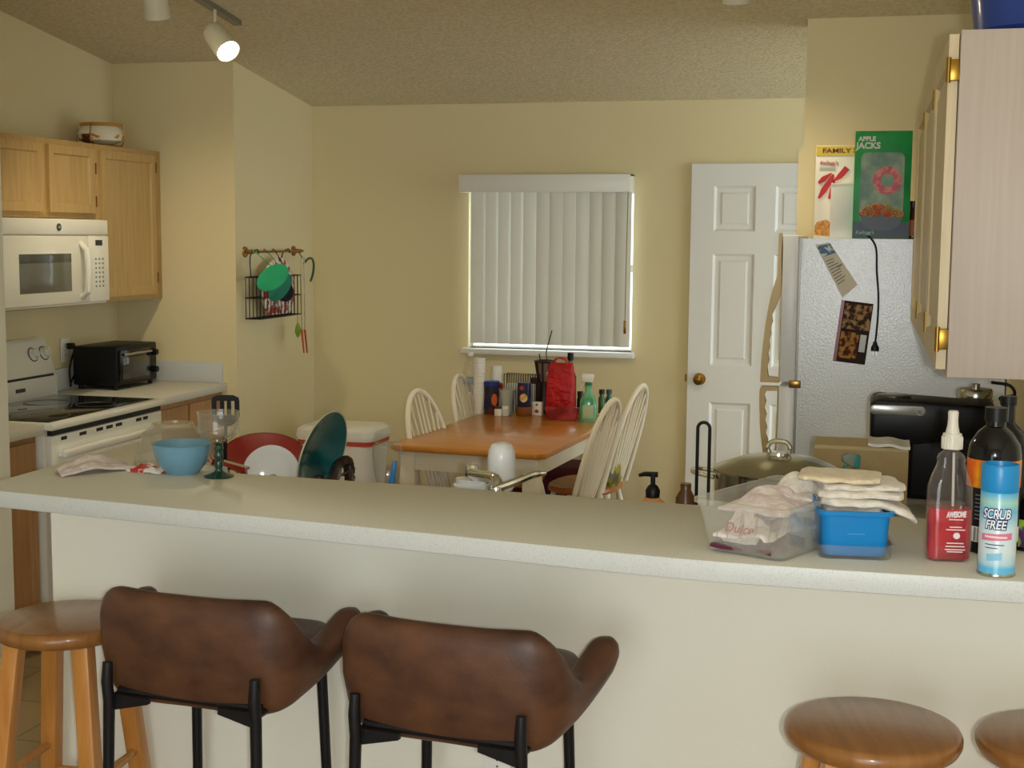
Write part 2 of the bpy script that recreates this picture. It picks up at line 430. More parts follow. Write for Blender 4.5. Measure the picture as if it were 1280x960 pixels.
# pantry door in the back wall
DX0, DX1, DZ = -.906, -.14, 2.04
t = bpy.data.objects.new('door_1', None); COL.objects.link(t); t.location = (DX0, YB, 0); t['kind'] = 'structure'; ROOTM[t] = Matrix.Translation((DX0, YB, 0))
W_ = DX1-DX0
b = BM(); paneled(b, [0, .115, .335, .43, .65, W_], [0, .2, .80, .99, 1.58, 1.69, 1.93, DZ], {(1, 1), (3, 1), (1, 3), (3, 3), (1, 5), (3, 5)}, .035,
                  [(.004, 0), (.018, -.014), (.03, .0), (.012, .008)], plane_m((DX0, YB, 0), (1, 0, 0), (0, 0, 1)))
build('leaf', b, WHITEP, t, ang=20)
b = BM(); k = at(874, 474, Y=YB-.05)
Mk = Matrix.Translation((k.x, YB-.035, k.z)) @ Matrix.Rotation(R(90), 4, 'X')
lathe(b, [(0, 0), (.032, 0), (.032, .006), (.012, .012), (.012, .03), (.024, .036), (.029, .048), (.026, .06), (.012, .066), (0, .067)], 24, M=Mk)
build('door_knob', b, BRASS, t)
b = BM(); box(b, DX0-.018, DX0-.008, YB-.004, YB, k.z-.02, k.z+.02); build('strike_plate', b, BRONZE, t)

# ================================================================== LEFT KITCHEN RUN
def face_x(x, y, z): return plane_m((x, y, z), (0, 1, 0), (0, 0, 1))     # leaf facing the room (+X), local x runs into depth
CABP = [(.052, 0), (.008, -.008)]
def wall_cab(name, label, y0, y1, z0, z1, doors, hinges=()):
    t = thing(name, label, 'cabinet', (-3.56, (y0+y1)/2, z0))
    b = BM(); box(b, XL, -3.445, y0, y1, z0, z1, .002); build('body', b, MAPLE, t)
    for a, c in doors:
        b = BM(); paneled(b, [0, c-a], [0, z1-z0-.05], {(0, 0)}, .018, CABP, face_x(-3.445, a, z0+.025)); d = build('door', b, MAPLE, t, ang=20)
    for y, z in hinges:
        b = BM(); box(b, -3.446, -3.424, y, y+.008, z-.025, z+.025, .001); build('hinge', b, BRONZE, t)
    return t
wall_cab('wall_cabinet', 'short two-door maple wall cabinet directly above the white microwave', 4.55, 5.60, 1.722, 2.063, [(4.66, 5.17), (5.215, 5.575)], [(5.578, 1.95), (5.578, 1.80)])
wall_cab('wall_cabinet', 'tall single-door maple wall cabinet in the corner right of the microwave', 5.602, YE-.002, 1.335, 2.063, [(5.63, 6.12)], [(6.123, 1.98), (6.123, 1.44)])

# microwave
t = thing('microwave', 'white over-the-range microwave with dark window and side keypad', 'microwave', (-3.5, 5.07, 1.345))
b = BM(); box(b, XL, -3.315, 4.665, 5.465, 1.345, 1.717, .006); build('body', b, APPL, t)
Mf = face_x(-3.315, 4.665, 1.345)
def fx(b, u0, u1, v0, v1, w0, w1, bev=.003, mi=0, M=Mf): box(b, u0, u1, v0, v1, w0, w1, bev, 2, mi, M)
b = BM(); fx(b, .002, .63, .012, .300, 0, .018, .005); d = build('door', b, APPL, t)
b = BM(); fx(b, .125, .495, .065, .225, .0178, .0192, .0006); build('window', b, mat('microwave_window', '#6d6e62', .12, coat=.4), d)
b = BM(); fx(b, .125, .495, .188, .225, .0190, .0196, .0003); build('window_band', b, mat('microwave_window_dark', '#4f5047', .12, coat=.4), d)
b = BM(); tube(b, [Mf @ Vector(p) for p in ((.575, .035, .015), (.575, .06, .045), (.575, .15, .052), (.575, .24, .045), (.575, .27, .015))], .013, 10, flat=1.3); build('handle', b, APPL, d)
b = BM(); fx(b, .002, .798, .305, .370, 0, .014, .004); build('vent_panel', b, APPL, t)
b = BM(); fx(b, .64, .798, .012, .300, 0, .016, .004); cp = build('control_panel', b, APPL, t)
b = BM(); fx(b, .69, .745, .258, .282, .0158, .0172, .0004); build('display', b, mat('lcd_dark', '#26231c', .2), cp)
b = BM()
for j in range(7):
    for i in range(3):
        fx(b, .685+.028*i, .697+.028*i, .075+.02*j, .083+.02*j, .0158, .0168, .0003)
build('keypad', b, GREYM, cp)
b = BM(); M2 = Mf @ Matrix.Translation((.415, .336, .014)); lathe(b, [(0, 0), (.016, 0), (.016, .003), (.0125, .004), (.0125, .003), (0, .003)], 24, M=M2)
build('badge', b, mat('badge_grey', '#57564e', .3, metal=.6), t)
text('GE', .011, M2 @ Matrix.Translation((0, 0, .0032)), WHITE, t, shear=.4)
b = BM(); fx(b, .06, .5, -.006, .0, -.25, -.05, .001); build('underside_lamp', b, GREYM, t)

# range
SY0, SY1, SXF = 4.62, 5.49, -3.075
t = thing('kitchen_range', 'white electric range with black glass cooktop between base cabinets', 'stove', (-3.38, 5.0, 0))
b = BM(); box(b, XL, SXF-.02, SY0, SY1, .03, .885, .003); box(b, XL+.05, SXF-.06, SY0+.03, SY1-.03, 0, .03); build('body', b, APPL, t)
b = BM(); box(b, XL, SXF+.025, SY0-.004, SY1+.004, .888, .917, .008); build('cooktop_rim', b, APPL, t)
b = BM(); box(b, -3.60, SXF-.012, SY0+.025, SY1-.025, .9165, .9195, .001); ct = build('cooktop_glass', b, DARKGLASS, t)
b = BM()
for x, y, r_ in ((-3.22, 4.82, .10), (-3.22, 5.2, .085), (-3.46, 4.82, .075), (-3.46, 5.2, .10)):
    lathe(b, [(r_-.003, 0), (r_-.003, .0004), (r_, .0004), (r_, 0)], 32, loc=(x, y, .9195))
build('burner_ring', b, GREYM, ct)
b = BM(); prism(b, [(XL, .915), (-3.595, .915), (-3.595, 1.01), (-3.60, 1.012), (-3.605, 1.03), (-3.655, 1.17), (-3.665, 1.18), (XL, 1.18)], 'Y', SY0, SY1, .003)
bgd = build('backguard', b, APPL, t)
b = BM(); box(b, -3.606, -3.594, SY0+.05, SY1-.03, 1.008, 1.018); build('vent_slot', b, INK, bgd)
sl = Vector((-.05, 0, .14)).normalized()
def bgm(y, s): return plane_m(Vector((-3.605, y, 1.03))+sl*s, (0, 1, 0), sl)
for y in (4.72, 4.82, 5.36, 5.445):
    b = BM(); lathe(b, [(0, 0), (.030, 0), (.028, .006), (.021, .010), (.019, .026), (0, .028)], 24, M=bgm(y, .085))
    box(b, -.004, .004, -.019, .019, .026, .034, .002, M=bgm(y, .085)); build('knob', b, APPL, bgd)
    b = BM(); lathe(b, [(.030, 0), (.030, .002), (.0335, .002), (.0335, 0)], 28, M=bgm(y, .085)); build('knob_ring', b, INK, bgd)
b = BM(); box(b, -.14, .09, -.032, .032, 0, .002, M=bgm(5.06, .08)); build('clock_panel', b, mat('range_clock_panel', '#8f8c7c', .4), bgd)
b = BM(); box(b, -.12, -.02, -.018, .018, .0018, .003, M=bgm(5.06, .085)); build('clock_display', b, mat('range_lcd', '#1c221a', .2), bgd)
b = BM(); box(b, -.04, .03, -.011, .011, .0028, .0036, M=bgm(4.99, .085)); build('lit_digits', b, mat('green_led', '#1f6a38', .5, emit=('#2fae58', .12)), bgd)
b = BM(); box(b, -3.596, -3.5935, 5.17, 5.24, .955, .972); build('name_badge', b, mat('badge_dark', '#3a372e', .4), bgd)
b = BM(); box(b, SXF-.02, SXF+.012, SY0+.006, SY1-.006, .20, .865, .006); od = build('oven_door', b, APPL, t)
b = BM(); box(b, SXF+.011, SXF+.0135, SY0+.10, SY1-.10, .42, .735, .001); build('oven_window', b, DARKGLASS, od)
b = BM()
box(b, SXF+.03, SXF+.055, SY0+.04, SY1-.04, .775, .81, .011, 3)
for y in (SY0+.07, SY1-.07): box(b, SXF+.008, SXF+.04, y-.02, y+.02, .78, .805, .004)
build('oven_handle', b, APPL, od)
for k, (u, w) in enumerate(((.07, .04), (.2, .05), (.325, .05), (.40, .05), (.475, .05), (.64, .045), (.70, .04))):
    b = BM(); box(b, SXF+.0, SXF+.0128, SY0+u, SY0+u+w, .842, .856); build('vent', b, INK, od)
b = BM(); box(b, SXF-.01, SXF+.008, SY0+.01, SY1-.01, .868, .888); build('door_gap', b, INK, t)
b = BM(); box(b, SXF-.02, SXF+.01, SY0+.006, SY1-.006, .04, .19, .006); build('drawer', b, APPL, t)

# base cabinets and worktops beside the range
def base_cab(label, y0, y1, dy):
    t = thing('base_cabinet', label, 'cabinet', (-3.4, (y0+y1)/2, 0))
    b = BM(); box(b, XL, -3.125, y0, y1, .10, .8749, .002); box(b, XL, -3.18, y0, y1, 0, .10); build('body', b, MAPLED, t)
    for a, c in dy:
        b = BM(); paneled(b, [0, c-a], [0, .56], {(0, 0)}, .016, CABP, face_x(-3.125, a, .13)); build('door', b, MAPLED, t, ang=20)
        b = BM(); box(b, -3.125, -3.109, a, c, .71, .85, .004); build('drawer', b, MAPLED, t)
base_cab('brown base cabinet between the stub wall and the white range', 4.225, 4.612, [(4.24, 4.59)])
base_cab('brown base cabinet in the corner under the toaster oven', 5.50, YE-.002, [(5.52, 5.82), (5.84, 6.17)])
b = BM(); box(b, XL, -3.085, 4.222, 4.614, .875, .915, .004); o = build('worktop', b, [LAM, LAMEDGE]); tag(o, 'short speckled worktop left of the white range', 'countertop')
b = BM(); box(b, XL, -3.095, 5.497, YE-.001, .875, .915, .004); o = build('worktop', b, [LAM, LAMEDGE])
tag(o, 'speckled corner worktop carrying the black toaster oven', 'countertop')
b = BM(); box(b, XL, XL+.02, 5.403, YE-.021, .915, 1.018, .003); box(b, XL, -3.115, YE-.02, YE, .915, 1.018, .003); build('backsplash', b, LAMEDGE, o, ang=30) if False else None
b.free()
b = BM(); box(b, XL, XL+.02, 5.497, YE-.021, .9151, 1.018, .003); box(b, XL, -3.115, YE-.02, YE, .9151, 1.018, .003); bs = build('backsplash', b, LAMEDGE); tag(bs, 'low speckled backsplash strip behind the toaster oven', 'backsplash')

# toaster oven
t = thing('toaster_oven', 'black toaster oven with glass door on the corner worktop', 'toaster oven', (-3.53, 5.895, .915))
b = BM(); box(b, -3.655, -3.42, 5.71, 6.085, .935, 1.122, .008); build('body', b, BLACK, t)
b = BM(); box(b, -3.422, -3.408, 5.722, 6.0, .95, 1.105, .004); d = build('door', b, BLACKG, t)
b = BM(); box(b, -3.409, -3.406, 5.742, 5.982, .965, 1.068, .001); build('glass', b, mat('toaster_glass', '#3a3833', .08, coat=.5), d)
b = BM(); tube(b, [(-3.40, 5.75, 1.085), (-3.382, 5.76, 1.087), (-3.382, 5.965, 1.087), (-3.40, 5.975, 1.085)], .006, 8); build('handle', b, STEEL, d)
for z in (1.075, .99):
    b = BM(); cyl(b, (-3.422, 6.042, z), (-3.392, 6.042, z), .017, .014); build('knob', b, BLACK, t)
for x in (-3.63, -3.445):
    for y in (5.735, 6.06):
        b = BM(); cyl(b, (x, y, .915), (x, y, .937), .011); build('foot', b, BLACK, t)
b = BM(); tube(b, smoothpath([(-3.655, 5.76, 1.02), (-3.66, 5.70, .95), (-3.655, 5.69, .935), (-3.665, 5.70, 1.02), (-3.66, 5.74, 1.115), (-3.675, 5.735, 1.125)], 8), .0045, 8)
box(b, -3.69, -3.66, 5.715, 5.745, 1.105, 1.135, .004); build('power_cord', b, BLACK, t)
def outlet(label, M):
    t = thing('wall_outlet', label, 'outlet', M.translation)
    b = BM(); box(b, -.035, .035, -.057, .057, 0, .005, .002, M=M); build('cover_plate', b, WHITE, t)
    for s in (-.024, .024):
        b = BM(); prism(b, [(x, y+s) for x, y in rrect(-.016, .016, -.014, .014, .008)], 'Z', .004, .0065, M=M); sk = build('socket', b, PAPER, t)
        b = BM()
        box(b, -.008, -.006, s-.002, s+.007, .006, .0071, M=M); box(b, .006, .008, s-.001, s+.006, .006, .0071, M=M)
        lathe(b, [(0, .006), (.0025, .006), (.0025, .0071), (0, .0071)], 10, loc=(0, s-.0075, 0), M=M); build('slots', b, INK, sk)
    b = BM(); lathe(b, [(0, .005), (.003, .005), (.002, .0065), (0, .0065)], 10, M=M); build('screw', b, GREYM, t)
outlet('white wall outlet with a black plug beside the toaster oven', plane_m((XL, 5.715, 1.10), (0, 1, 0), (0, 0, 1)))
oc = at(622, 953, Y=2.94)
outlet('white duplex outlet low on the bar half wall', plane_m((oc.x, 2.94, oc.z-.008), (1, 0, 0), (0, 0, 1)))

# painted pot in a wire stand on the cabinets
c = at(127, 180, Y=5.96, )
pc = Vector((-3.56, 5.75, 2.063)); q = at(126, 181, Z=2.063+.008); pc = Vector((-3.555, q.y+(-3.555-q.x)*(q.y/q.x), 2.063))
t = thing('ceramic_bowl', 'painted white ceramic bowl with ochre rim on top of the wall cabinets', 'bowl', pc)
PAINT = mat('painted_ceramic', '#e9e2cf', .25, coat=.4)
nt = PAINT.node_tree; N_ = nt.nodes; L_ = nt.links
tc = N_.new('ShaderNodeTexCoord'); sp = N_.new('ShaderNodeSeparateXYZ'); L_.new(tc.outputs['Object'], sp.inputs[0])
nz = N_.new('ShaderNodeTexNoise'); nz.inputs['Scale'].default_value = 16; L_.new(tc.outputs['Object'], nz.inputs[0])
rp = N_.new('ShaderNodeValToRGB'); rp.color_ramp.interpolation = 'CONSTANT'
rp.color_ramp.elements[0].color = lin('#2e3a26'); e = rp.color_ramp.elements
e[1].position = .42; e[1].color = lin('#8c3a28'); x_ = e.new(.5); x_.color = lin('#c08a3c'); x_ = e.new(.55); x_.color = lin('#e9e2cf')
L_.new(nz.outputs[0], rp.inputs[0])
mr = N_.new('ShaderNodeMath'); mr.operation = 'COMPARE'; mr.inputs[1].default_value = .035; mr.inputs[2].default_value = .022; L_.new(sp.outputs[2], mr.inputs[0])
mxc = N_.new('ShaderNodeMix'); mxc.data_type = 'RGBA'; mxc.inputs[6].default_value = lin('#e9e2cf'); L_.new(mr.outputs[0], mxc.inputs[0]); L_.new(rp.outputs[0], mxc.inputs[7])
L_.new(mxc.outputs[2], N_['Principled BSDF'].inputs['Base Color'])
b = BM(); lathe(b, [(0, .012), (.06, .012), (.098, .03), (.108, .058), (.098, .085), (.086, .098), (.080, .098), (.092, .08), (.10, .056), (.09, .035), (.055, .018), (0, .018)], 32); build('bowl', b, PAINT, t, local=True)
b = BM(); lathe(b, [(.082, .096), (.082, .108), (.094, .112), (.096, .106), (.09, .096)], 32); build('rim', b, mat('ochre_glaze', '#c0913f', .3), t, local=True)
b = BM()
for k in range(4):
    a = R(8+90*k); cx, cy = math.cos(a), math.sin(a)
    tube(b, smoothpath([(.10*cx, .10*cy, .002), (.118*cx, .118*cy, .03), (.114*cx, .114*cy, .075), (.105*cx, .105*cy, .11)], 5), .0028, 6)
tube(b, [(.1*math.cos(i*PI/12), .1*math.sin(i*PI/12), .003) for i in range(24)], .0028, 6, True); build('wire_stand', b, BRONZE, t, local=True)

# hanging rail with basket and pot holders on the recess wall
rl, rr = at(315, 315, X=-2.995), at(377, 316, X=-2.995)
t = thing('wall_rail', 'thin bronze rail on the recess wall', 'rail', (XW, (rl.y+rr.y)/2, rl.z))
b = BM(); tube(b, [(-2.995, rl.y, rl.z), (-2.995, rr.y+.02, rl.z)], .006, 8); build('rod', b, BRONZE, t)
for y in (rl.y+.01, rr.y-.01):
    b = BM(); lathe(b, [(0, 0), (.028, 0), (.026, .008), (.012, .012), (.010, .05), (0, .052)], 20, M=plane_m((XW, y, rl.z), (0, 1, 0), (0, 0, 1))); build('flange', b, BRONZE, t)
PY = rl.y
BZ0, BZ1 = at(360, 395, X=-2.93).z, at(360, 345, X=-2.93).z; BY0, BY1 = at(336, 390, X=-2.90).y, at(386, 390, X=-2.90).y
t = thing('wire_basket', 'black wire basket hanging from the bronze rail', 'basket', (-2.95, (BY0+BY1)/2, BZ0))
b = BM()
x0, x1 = XW+.015, -2.945
for z in (BZ0, (BZ0+BZ1)/2, BZ1): tube(b, [(x0, BY0, z), (x1, BY0, z), (x1, BY1, z), (x0, BY1, z)], .0035, 6, True)
n = 12
for k in range(n+1):
    y = BY0+(BY1-BY0)*k/n; tube(b, [(x1, y, BZ0), (x1, y, BZ1)], .0022, 6); tube(b, [(x0, y, BZ0), (x1, y, BZ0)], .0022, 6); tube(b, [(x0, y, BZ0), (x0, y, BZ1)], .0022, 6)
for k in range(1, 4):
    x = x0+(x1-x0)*k/4
    for y in (BY0, BY1): tube(b, [(x, y, BZ0), (x, y, BZ1)], .0022, 6)
build('cage', b, BLACKM, t)
b = BM()
for y in (BY0+.06, BY1-.06): tube(b, smoothpath([(x0, y, BZ1), (x0, y, rl.z-.02), (-2.988, y, rl.z+.012), (-2.98, y, rl.z-.01)], 6), .003, 6)
build('hook', b, BLACKM, t)
FLORAL = mat('floral_cloth', '#e2dcc8', .9, mix=('#a8423a', 30, 3, .5, .56), bump=(40, .4, .01))
b = BM(); M_ = plane_m((-2.988, (BY0+BY1)/2+.06, BZ0+.13), (0, 1, 0), (0, 0, 1))
lathe(b, [(0, -.11), (.07, -.12), (.10, -.04), (.095, .06), (.07, .13), (.03, .17), (0, .175)], 18, sx=2.0, sy=.28, M=M_ @ Matrix.Rotation(R(-90), 4, 'X') @ Matrix.Rotation(0, 4, 'Z'))
o = build('floral_oven_mitt', b, FLORAL); tag(o, 'floral oven mitt stuffed in the hanging wire basket', 'oven mitt')
GRN = mat('green_cloth', '#2fae74', .85, bump=(120, .3, .003)); DKN = mat('navy_cloth', '#181a26', .85, bump=(120, .3, .003))
def pad(y_px, x, w, h, ang, m, label):
    c = at(*y_px, X=x); b = BM()
    lathe(b, [(0, -.007), (.9, -.008), (1, -.003), (1, .003), (.9, .008), (0, .009)], 30, M=plane_m(c, Vector((.55, .83, 0))*math.cos(ang)+Vector((0, 0, math.sin(ang))), Vector((-.55, -.83, 0))*math.sin(ang)+Vector((0, 0, math.cos(ang)))) @ Matrix.Diagonal((w, h, 1, 1)))
    tube(b, smoothpath([c+Vector((0, 0, h*.8)), Vector((x-.03, c.y+.03, rl.z-.06)), Vector((-2.985, c.y+.05, rl.z+.009)), Vector((-2.999, c.y+.055, rl.z+.004))], 5), .0022, 6)
    return tag(build('pot_holder', b, m), label, 'pot holder', 'pot holders on the rail')
pad((341, 347), -2.855, .098, .058, R(26), GRN, 'bright green oval pot holder hanging in front of the wire basket')
pad((350, 359), -2.885, .085, .05, R(48), mat('teal_green_cloth', '#2b7f68', .85), 'darker green pot holder tucked behind the bright green one')
pad((356, 364), -2.905, .05, .055, R(30), DKN, 'navy round pot holder against the wire basket')
c = at(388, 342, X=-2.93); b = BM(); tube(b, [(-2.93+.02*math.sin(a), c.y-.05+.085*math.cos(a), c.z+.0+.085*math.sin(a)) for a in [R(x) for x in range(-30, 150, 10)]], .006, 8)
tube(b, [(-2.95, c.y-.1, rl.z-.01), (-2.95, c.y-.06, c.z+.085)], .003, 6)
tag(build('silicone_hoop', b, mat('dark_green_rubber', '#35563f', .6)), 'dark green hoop hanging at the end of the rail', 'trivet')
for (px0, m_, lb, dx) in ((377, 'orange', 'orange-handled spatula hanging under the wire basket', 0), (381, 'red', 'red-tipped stick hanging beside the orange spatula', .02)):
    p0, p1 = at(px0, 396, X=-2.92+dx), at(px0, 412, X=-2.92+dx); p2 = at(px0+3, 441, X=-2.92+dx)
    b = BM(); tube(b, [(p0.x, p0.y, rl.z-.03), p0, p1], .003, 6, mi=1); tube(b, [p1, p2], [.006, .0045], 8)
    tag(build('hanging_utensil', b, [mat(m_+'_plastic', {'orange': '#d8632c', 'red': '#b8432c'}[m_], .4), STEEL]), lb, 'utensil', 'utensils under the basket')
c0, c1 = at(372, 404, X=-2.95), at(373, 422, X=-2.95)
b = BM(); lathe(b, [(0, -1), (.5, -.85), (1, -.2), (.8, .5), (.3, 1), (0, 1.02)], 16, M=Matrix.Translation((c0+c1)/2) @ Matrix.Diagonal((.012, .03, (c0.z-c1.z)/2, 1)))
tube(b, [(-2.95, c0.y, c0.z), (-2.95, c0.y, BZ0)], .002, 6)
tag(build('scrub_pad', b, mat('lime_cloth', '#8fae3c', .9)), 'lime green scrubber dangling under the wire basket', 'scrubber')

# ceiling track lamps
HEADM = mat('lamp_cream_enamel', '#d9d2ba', .4)
t = thing('lamp_track', 'white lighting track on the sloping ceiling', 'track', (-2.70, 5.2, zc(5.2)))
b = BM(); prism(b, [(4.5, zc(4.5)), (5.56, zc(5.56)), (5.56, zc(5.56)-.022), (4.5, zc(4.5)-.022)], 'X', -2.718, -2.682); build('rail', b, GREYM, t)
def track_head(label, piv, tip, lit):
    """piv: pivot at the back of the can, tip: centre of its mouth"""
    piv, tip = Vector(piv), Vector(tip); d = (tip-piv).normalized(); L_ = (tip-piv).length
    t = thing('spotlight', label, 'lamp', piv, 0, 'track spotlights')
    q = d.to_track_quat('Z', 'Y').to_matrix().to_4x4(); q.translation = piv
    b = BM(); lathe(b, [(0, -.012), (.03, -.006), (.046, .012), (.05, .03), (.053, L_), (.049, L_), (.046, .04), (0, .038)], 28, M=q); build('shade', b, HEADM, t)
    b = BM(); cyl(b, piv+d*.03+Vector((0, 0, .045)), (piv.x+d.x*.03, piv.y+d.y*.03, zc(piv.y)-.02), .007); build('stem', b, HEADM, t)
    b = BM(); lathe(b, [(0, L_-.012), (.03, L_-.014), (.045, L_-.02), (.046, L_-.04), (0, L_-.05)], 24, M=q)
    build('bulb', b, mat('bulb_lit', '#fff6dc', .4, emit=('#fff1cf', 22)) if lit else mat('bulb_glass', '#fff1d4', .3), t)
    if lit:
        l = bpy.data.lights.new('spot', 'SPOT'); l.energy = lit; l.color = (1, .84, .58); l.spot_size = R(120); l.spot_blend = .8; l.shadow_soft_size = .045
        o = bpy.data.objects.new('spot', l); COL.objects.link(o); o.parent = t; o.matrix_local = Matrix.Translation(d*(L_+.004)) @ (-d).to_track_quat('Z', 'Y').to_matrix().to_4x4()
a0 = at(265, 37, X=-2.71); a1 = at(284.5, 63, Y=a0.y-.055)
track_head('lit cream spotlight nearest the recess wall corner', a0, a0+(a1-a0).normalized()*.155, 14)
a0 = at(190, -28, X=-2.74)
track_head('spotlight can left of the lit one, at the ceiling edge', a0, a0+Vector((-.01, .055, -.145)), 30)
a1 = at(922, 3, Y=5.0)
track_head('round spotlight can high above the back door', a1+Vector((.0, -.05, .145)), a1, 24)
# ================================================================== RIGHT SIDE: fridge, wall cabinet, worktop
# refrigerator turned with its doors to the left, its textured side to the bar
FY0, FY1, FX = 5.0, 5.74, -.235
FTEX = mat('fridge_pebbled_enamel', '#e0e4e6', .22, bump=(180, .8, .0011), spec=1.0)
t = thing('refrigerator', 'white refrigerator with pebbled side and beige door handles', 'refrigerator', (.1, 5.37, 0))
b = BM(); box(b, FX, XR-.005, FY0+.02, FY1, .03, 1.66, .004); box(b, FX+.03, XR-.03, FY0+.03, FY1-.03, 0, .04); build('body', b, FTEX, t)
zs = at(985, 480, Y=FY0).z
def fside(x, z): return FY0-.0045+.009*((z-.85)/.81)**2+.004*((x-.12)/.36)**2     # bulge shaped into the side sheet to bring the flash highlight onto it
b = BM(); NX, NZ = 24, 48; rows = []
for j in range(NZ+1):
    z = .03+1.63*j/NZ; xs_ = [FX+(XR-.005-FX)*i/NX for i in range(NX+1)]
    rows.append([(x, fside(x, z), z) for x in xs_]+[(XR-.005, FY0+.022, z), (FX, FY0+.022, z)])
loft(b, rows); build('side_panel', b, FTEX, t, ang=40)
FD = mat('fridge_door_enamel', '#eceeee', .3, bump=(170, .2, .003))
b = BM(); box(b, FX-.066, FX-.008, FY0-.002, FY1+.002, zs+.006, 1.672, .008); d1 = build('freezer_door', b, FD, t)
b = BM(); box(b, FX-.066, FX-.008, FY0-.002, FY1+.002, .06, zs-.006, .008); d2 = build('fridge_door', b, FD, t)
b = BM(); box(b, FX-.01, FX+.002, FY0+.006, FY1-.006, .06, 1.66); build('gasket', b, GREYM, t)
b = BM(); box(b, FX-.03, FX+.012, FY0-.004, FY0+.05, zs-.014, zs+.014, .003); build('hinge', b, BRONZE, t)
HB = mat('aged_beige_plastic', '#d8bd84', .45)
def handle(px_out, px_in, par):
    o_ = [at(x, y, Y=FY0+.03) for x, y in px_out]; i_ = [at(x, y, Y=FY0+.03) for x, y in px_in]
    b = BM(); n_ = len(o_)
    rings = []
    for A, B_ in zip(o_, i_):
        rings.append([Vector((A.x, FY0+.012, A.z)), Vector((B_.x, FY0+.012, B_.z)), Vector((B_.x, FY0+.05, B_.z)), Vector((A.x, FY0+.05, A.z))])
    loft(b, rings, 0, True, True, True, False); build('handle', b, HB, par, ang=30)
wob = [(x+(1.2 if k % 2 else -1.0), y) for k, (x, y) in enumerate([(969, 378), (967.5, 386), (966, 394), (965, 402), (964, 410), (963, 418), (962, 426), (961.5, 434), (961, 442), (960.5, 450), (960, 458), (960, 466)])]
handle([(978, 291), (974, 292), (972, 345), (966, 362), (962, 378), (959, 394), (957, 406), (955.5, 418), (954, 430), (953, 440), (952, 450), (951.5, 458), (951, 466), (950.5, 473), (950.5, 477), (974, 478), (976, 420), (977, 350)],
       [(979, 350), (978.5, 355), (977.5, 362), (976, 368)]+wob[1:11]+[(960.5, 470), (973, 472), (975.5, 420), (978.5, 365)], d1)
wob2 = [(x+(1.2 if k % 2 else -1.0), y) for k, (x, y) in enumerate([(956.5, 494), (956.5, 502), (956.5, 510), (957, 518), (957, 526), (957.5, 534), (958, 542), (958.5, 550)])]
handle([(973, 483), (952, 482), (950, 486), (949.5, 494), (949.5, 502), (949.5, 510), (950, 518), (950, 526), (950.5, 534), (951, 542), (952, 550), (954, 566), (957, 600), (966, 605), (970, 560), (972, 520)],
       [(972, 488), (962, 488), (958, 488)]+wob2+[(960, 562), (962, 572), (966, 576), (969, 556), (971, 520)], d2)

# things stuck on the fridge side
def onfridge(px_, n_=0.0):
    p = at(px_[0], px_[1], Y=FY0); p.y = fside(p.x, p.z)-.0006; return p
def card(name, corners, m, label, cat):
    c = [onfridge(p) for p in corners]; b = BM()
    loft(b, [[p for p in c], [p+Vector((0, -.0012, 0)) for p in c]], 0, True, True, False, False)
    o = thing(name, label, cat, (c[2].x, FY0-.001, c[2].z)); build('sheet', b, m, o); return o, c
t, c = card('flyer', [(1019, 306), (1037, 303), (1072, 356), (1053, 372)], mat('flyer_paper', '#d8cfb8', .6), 'tilted cream paper flyer taped high on the fridge side', 'flyer')
def quad(c, u0, u1, v0, v1, off):
    def q(u, v): return (c[0]*(1-u)*(1-v)+c[1]*u*(1-v)+c[2]*u*v+c[3]*(1-u)*v)+Vector((0, -off, 0))
    return [q(u0, v0), q(u1, v0), q(u1, v1), q(u0, v1)]
def patch(b, c, u0, u1, v0, v1, off=.0018, mi=0): loft(b, [quad(c, u0, u1, v0, v1, .0012), quad(c, u0, u1, v0, v1, off)], mi, True, True, False, False)
b = BM(); patch(b, c, .03, .97, .03, .24); build('photo_print', b, mat('flyer_blue', '#5f7d9a', .6, spec=.2, mix=('#d8dde0', 60, 2, .5, .6)), t)
b = BM()
for k in range(9): patch(b, c, .1, .55+.3*random.random(), .32+.055*k, .34+.055*k)
patch(b, c, .55, .9, .48, .52); build('printed_lines', b, mat('faded_ink', '#8c8474', .6), t)
t, c = card('brochure', [(1052, 375), (1092, 380), (1081, 456), (1041, 451)], mat('brochure_dark', '#2c1e18', .55, spec=.15), 'glossy dark food brochure with a red spine on the fridge side', 'brochure')
b = BM(); patch(b, c, 0, .10, 0, 1); build('red_spine', b, mat('brochure_red', '#8a1420', .3), t)
b = BM(); patch(b, c, .13, .97, .04, .45); build('food_photo', b, mat('food_print', '#b08a5a', .55, mix=('#3a2216', 50, 4, .42, .56), spec=.15), t)
b = BM(); patch(b, c, .13, .70, .50, .93); build('food_photo', b, mat('food_print_warm', '#b8843a', .55, mix=('#4a1c12', 55, 4, .42, .56), spec=.15), t)
b = BM(); patch(b, c, .74, .93, .52, .80); build('text_block', b, mat('grey_print', '#b9b6b0', .3), t)
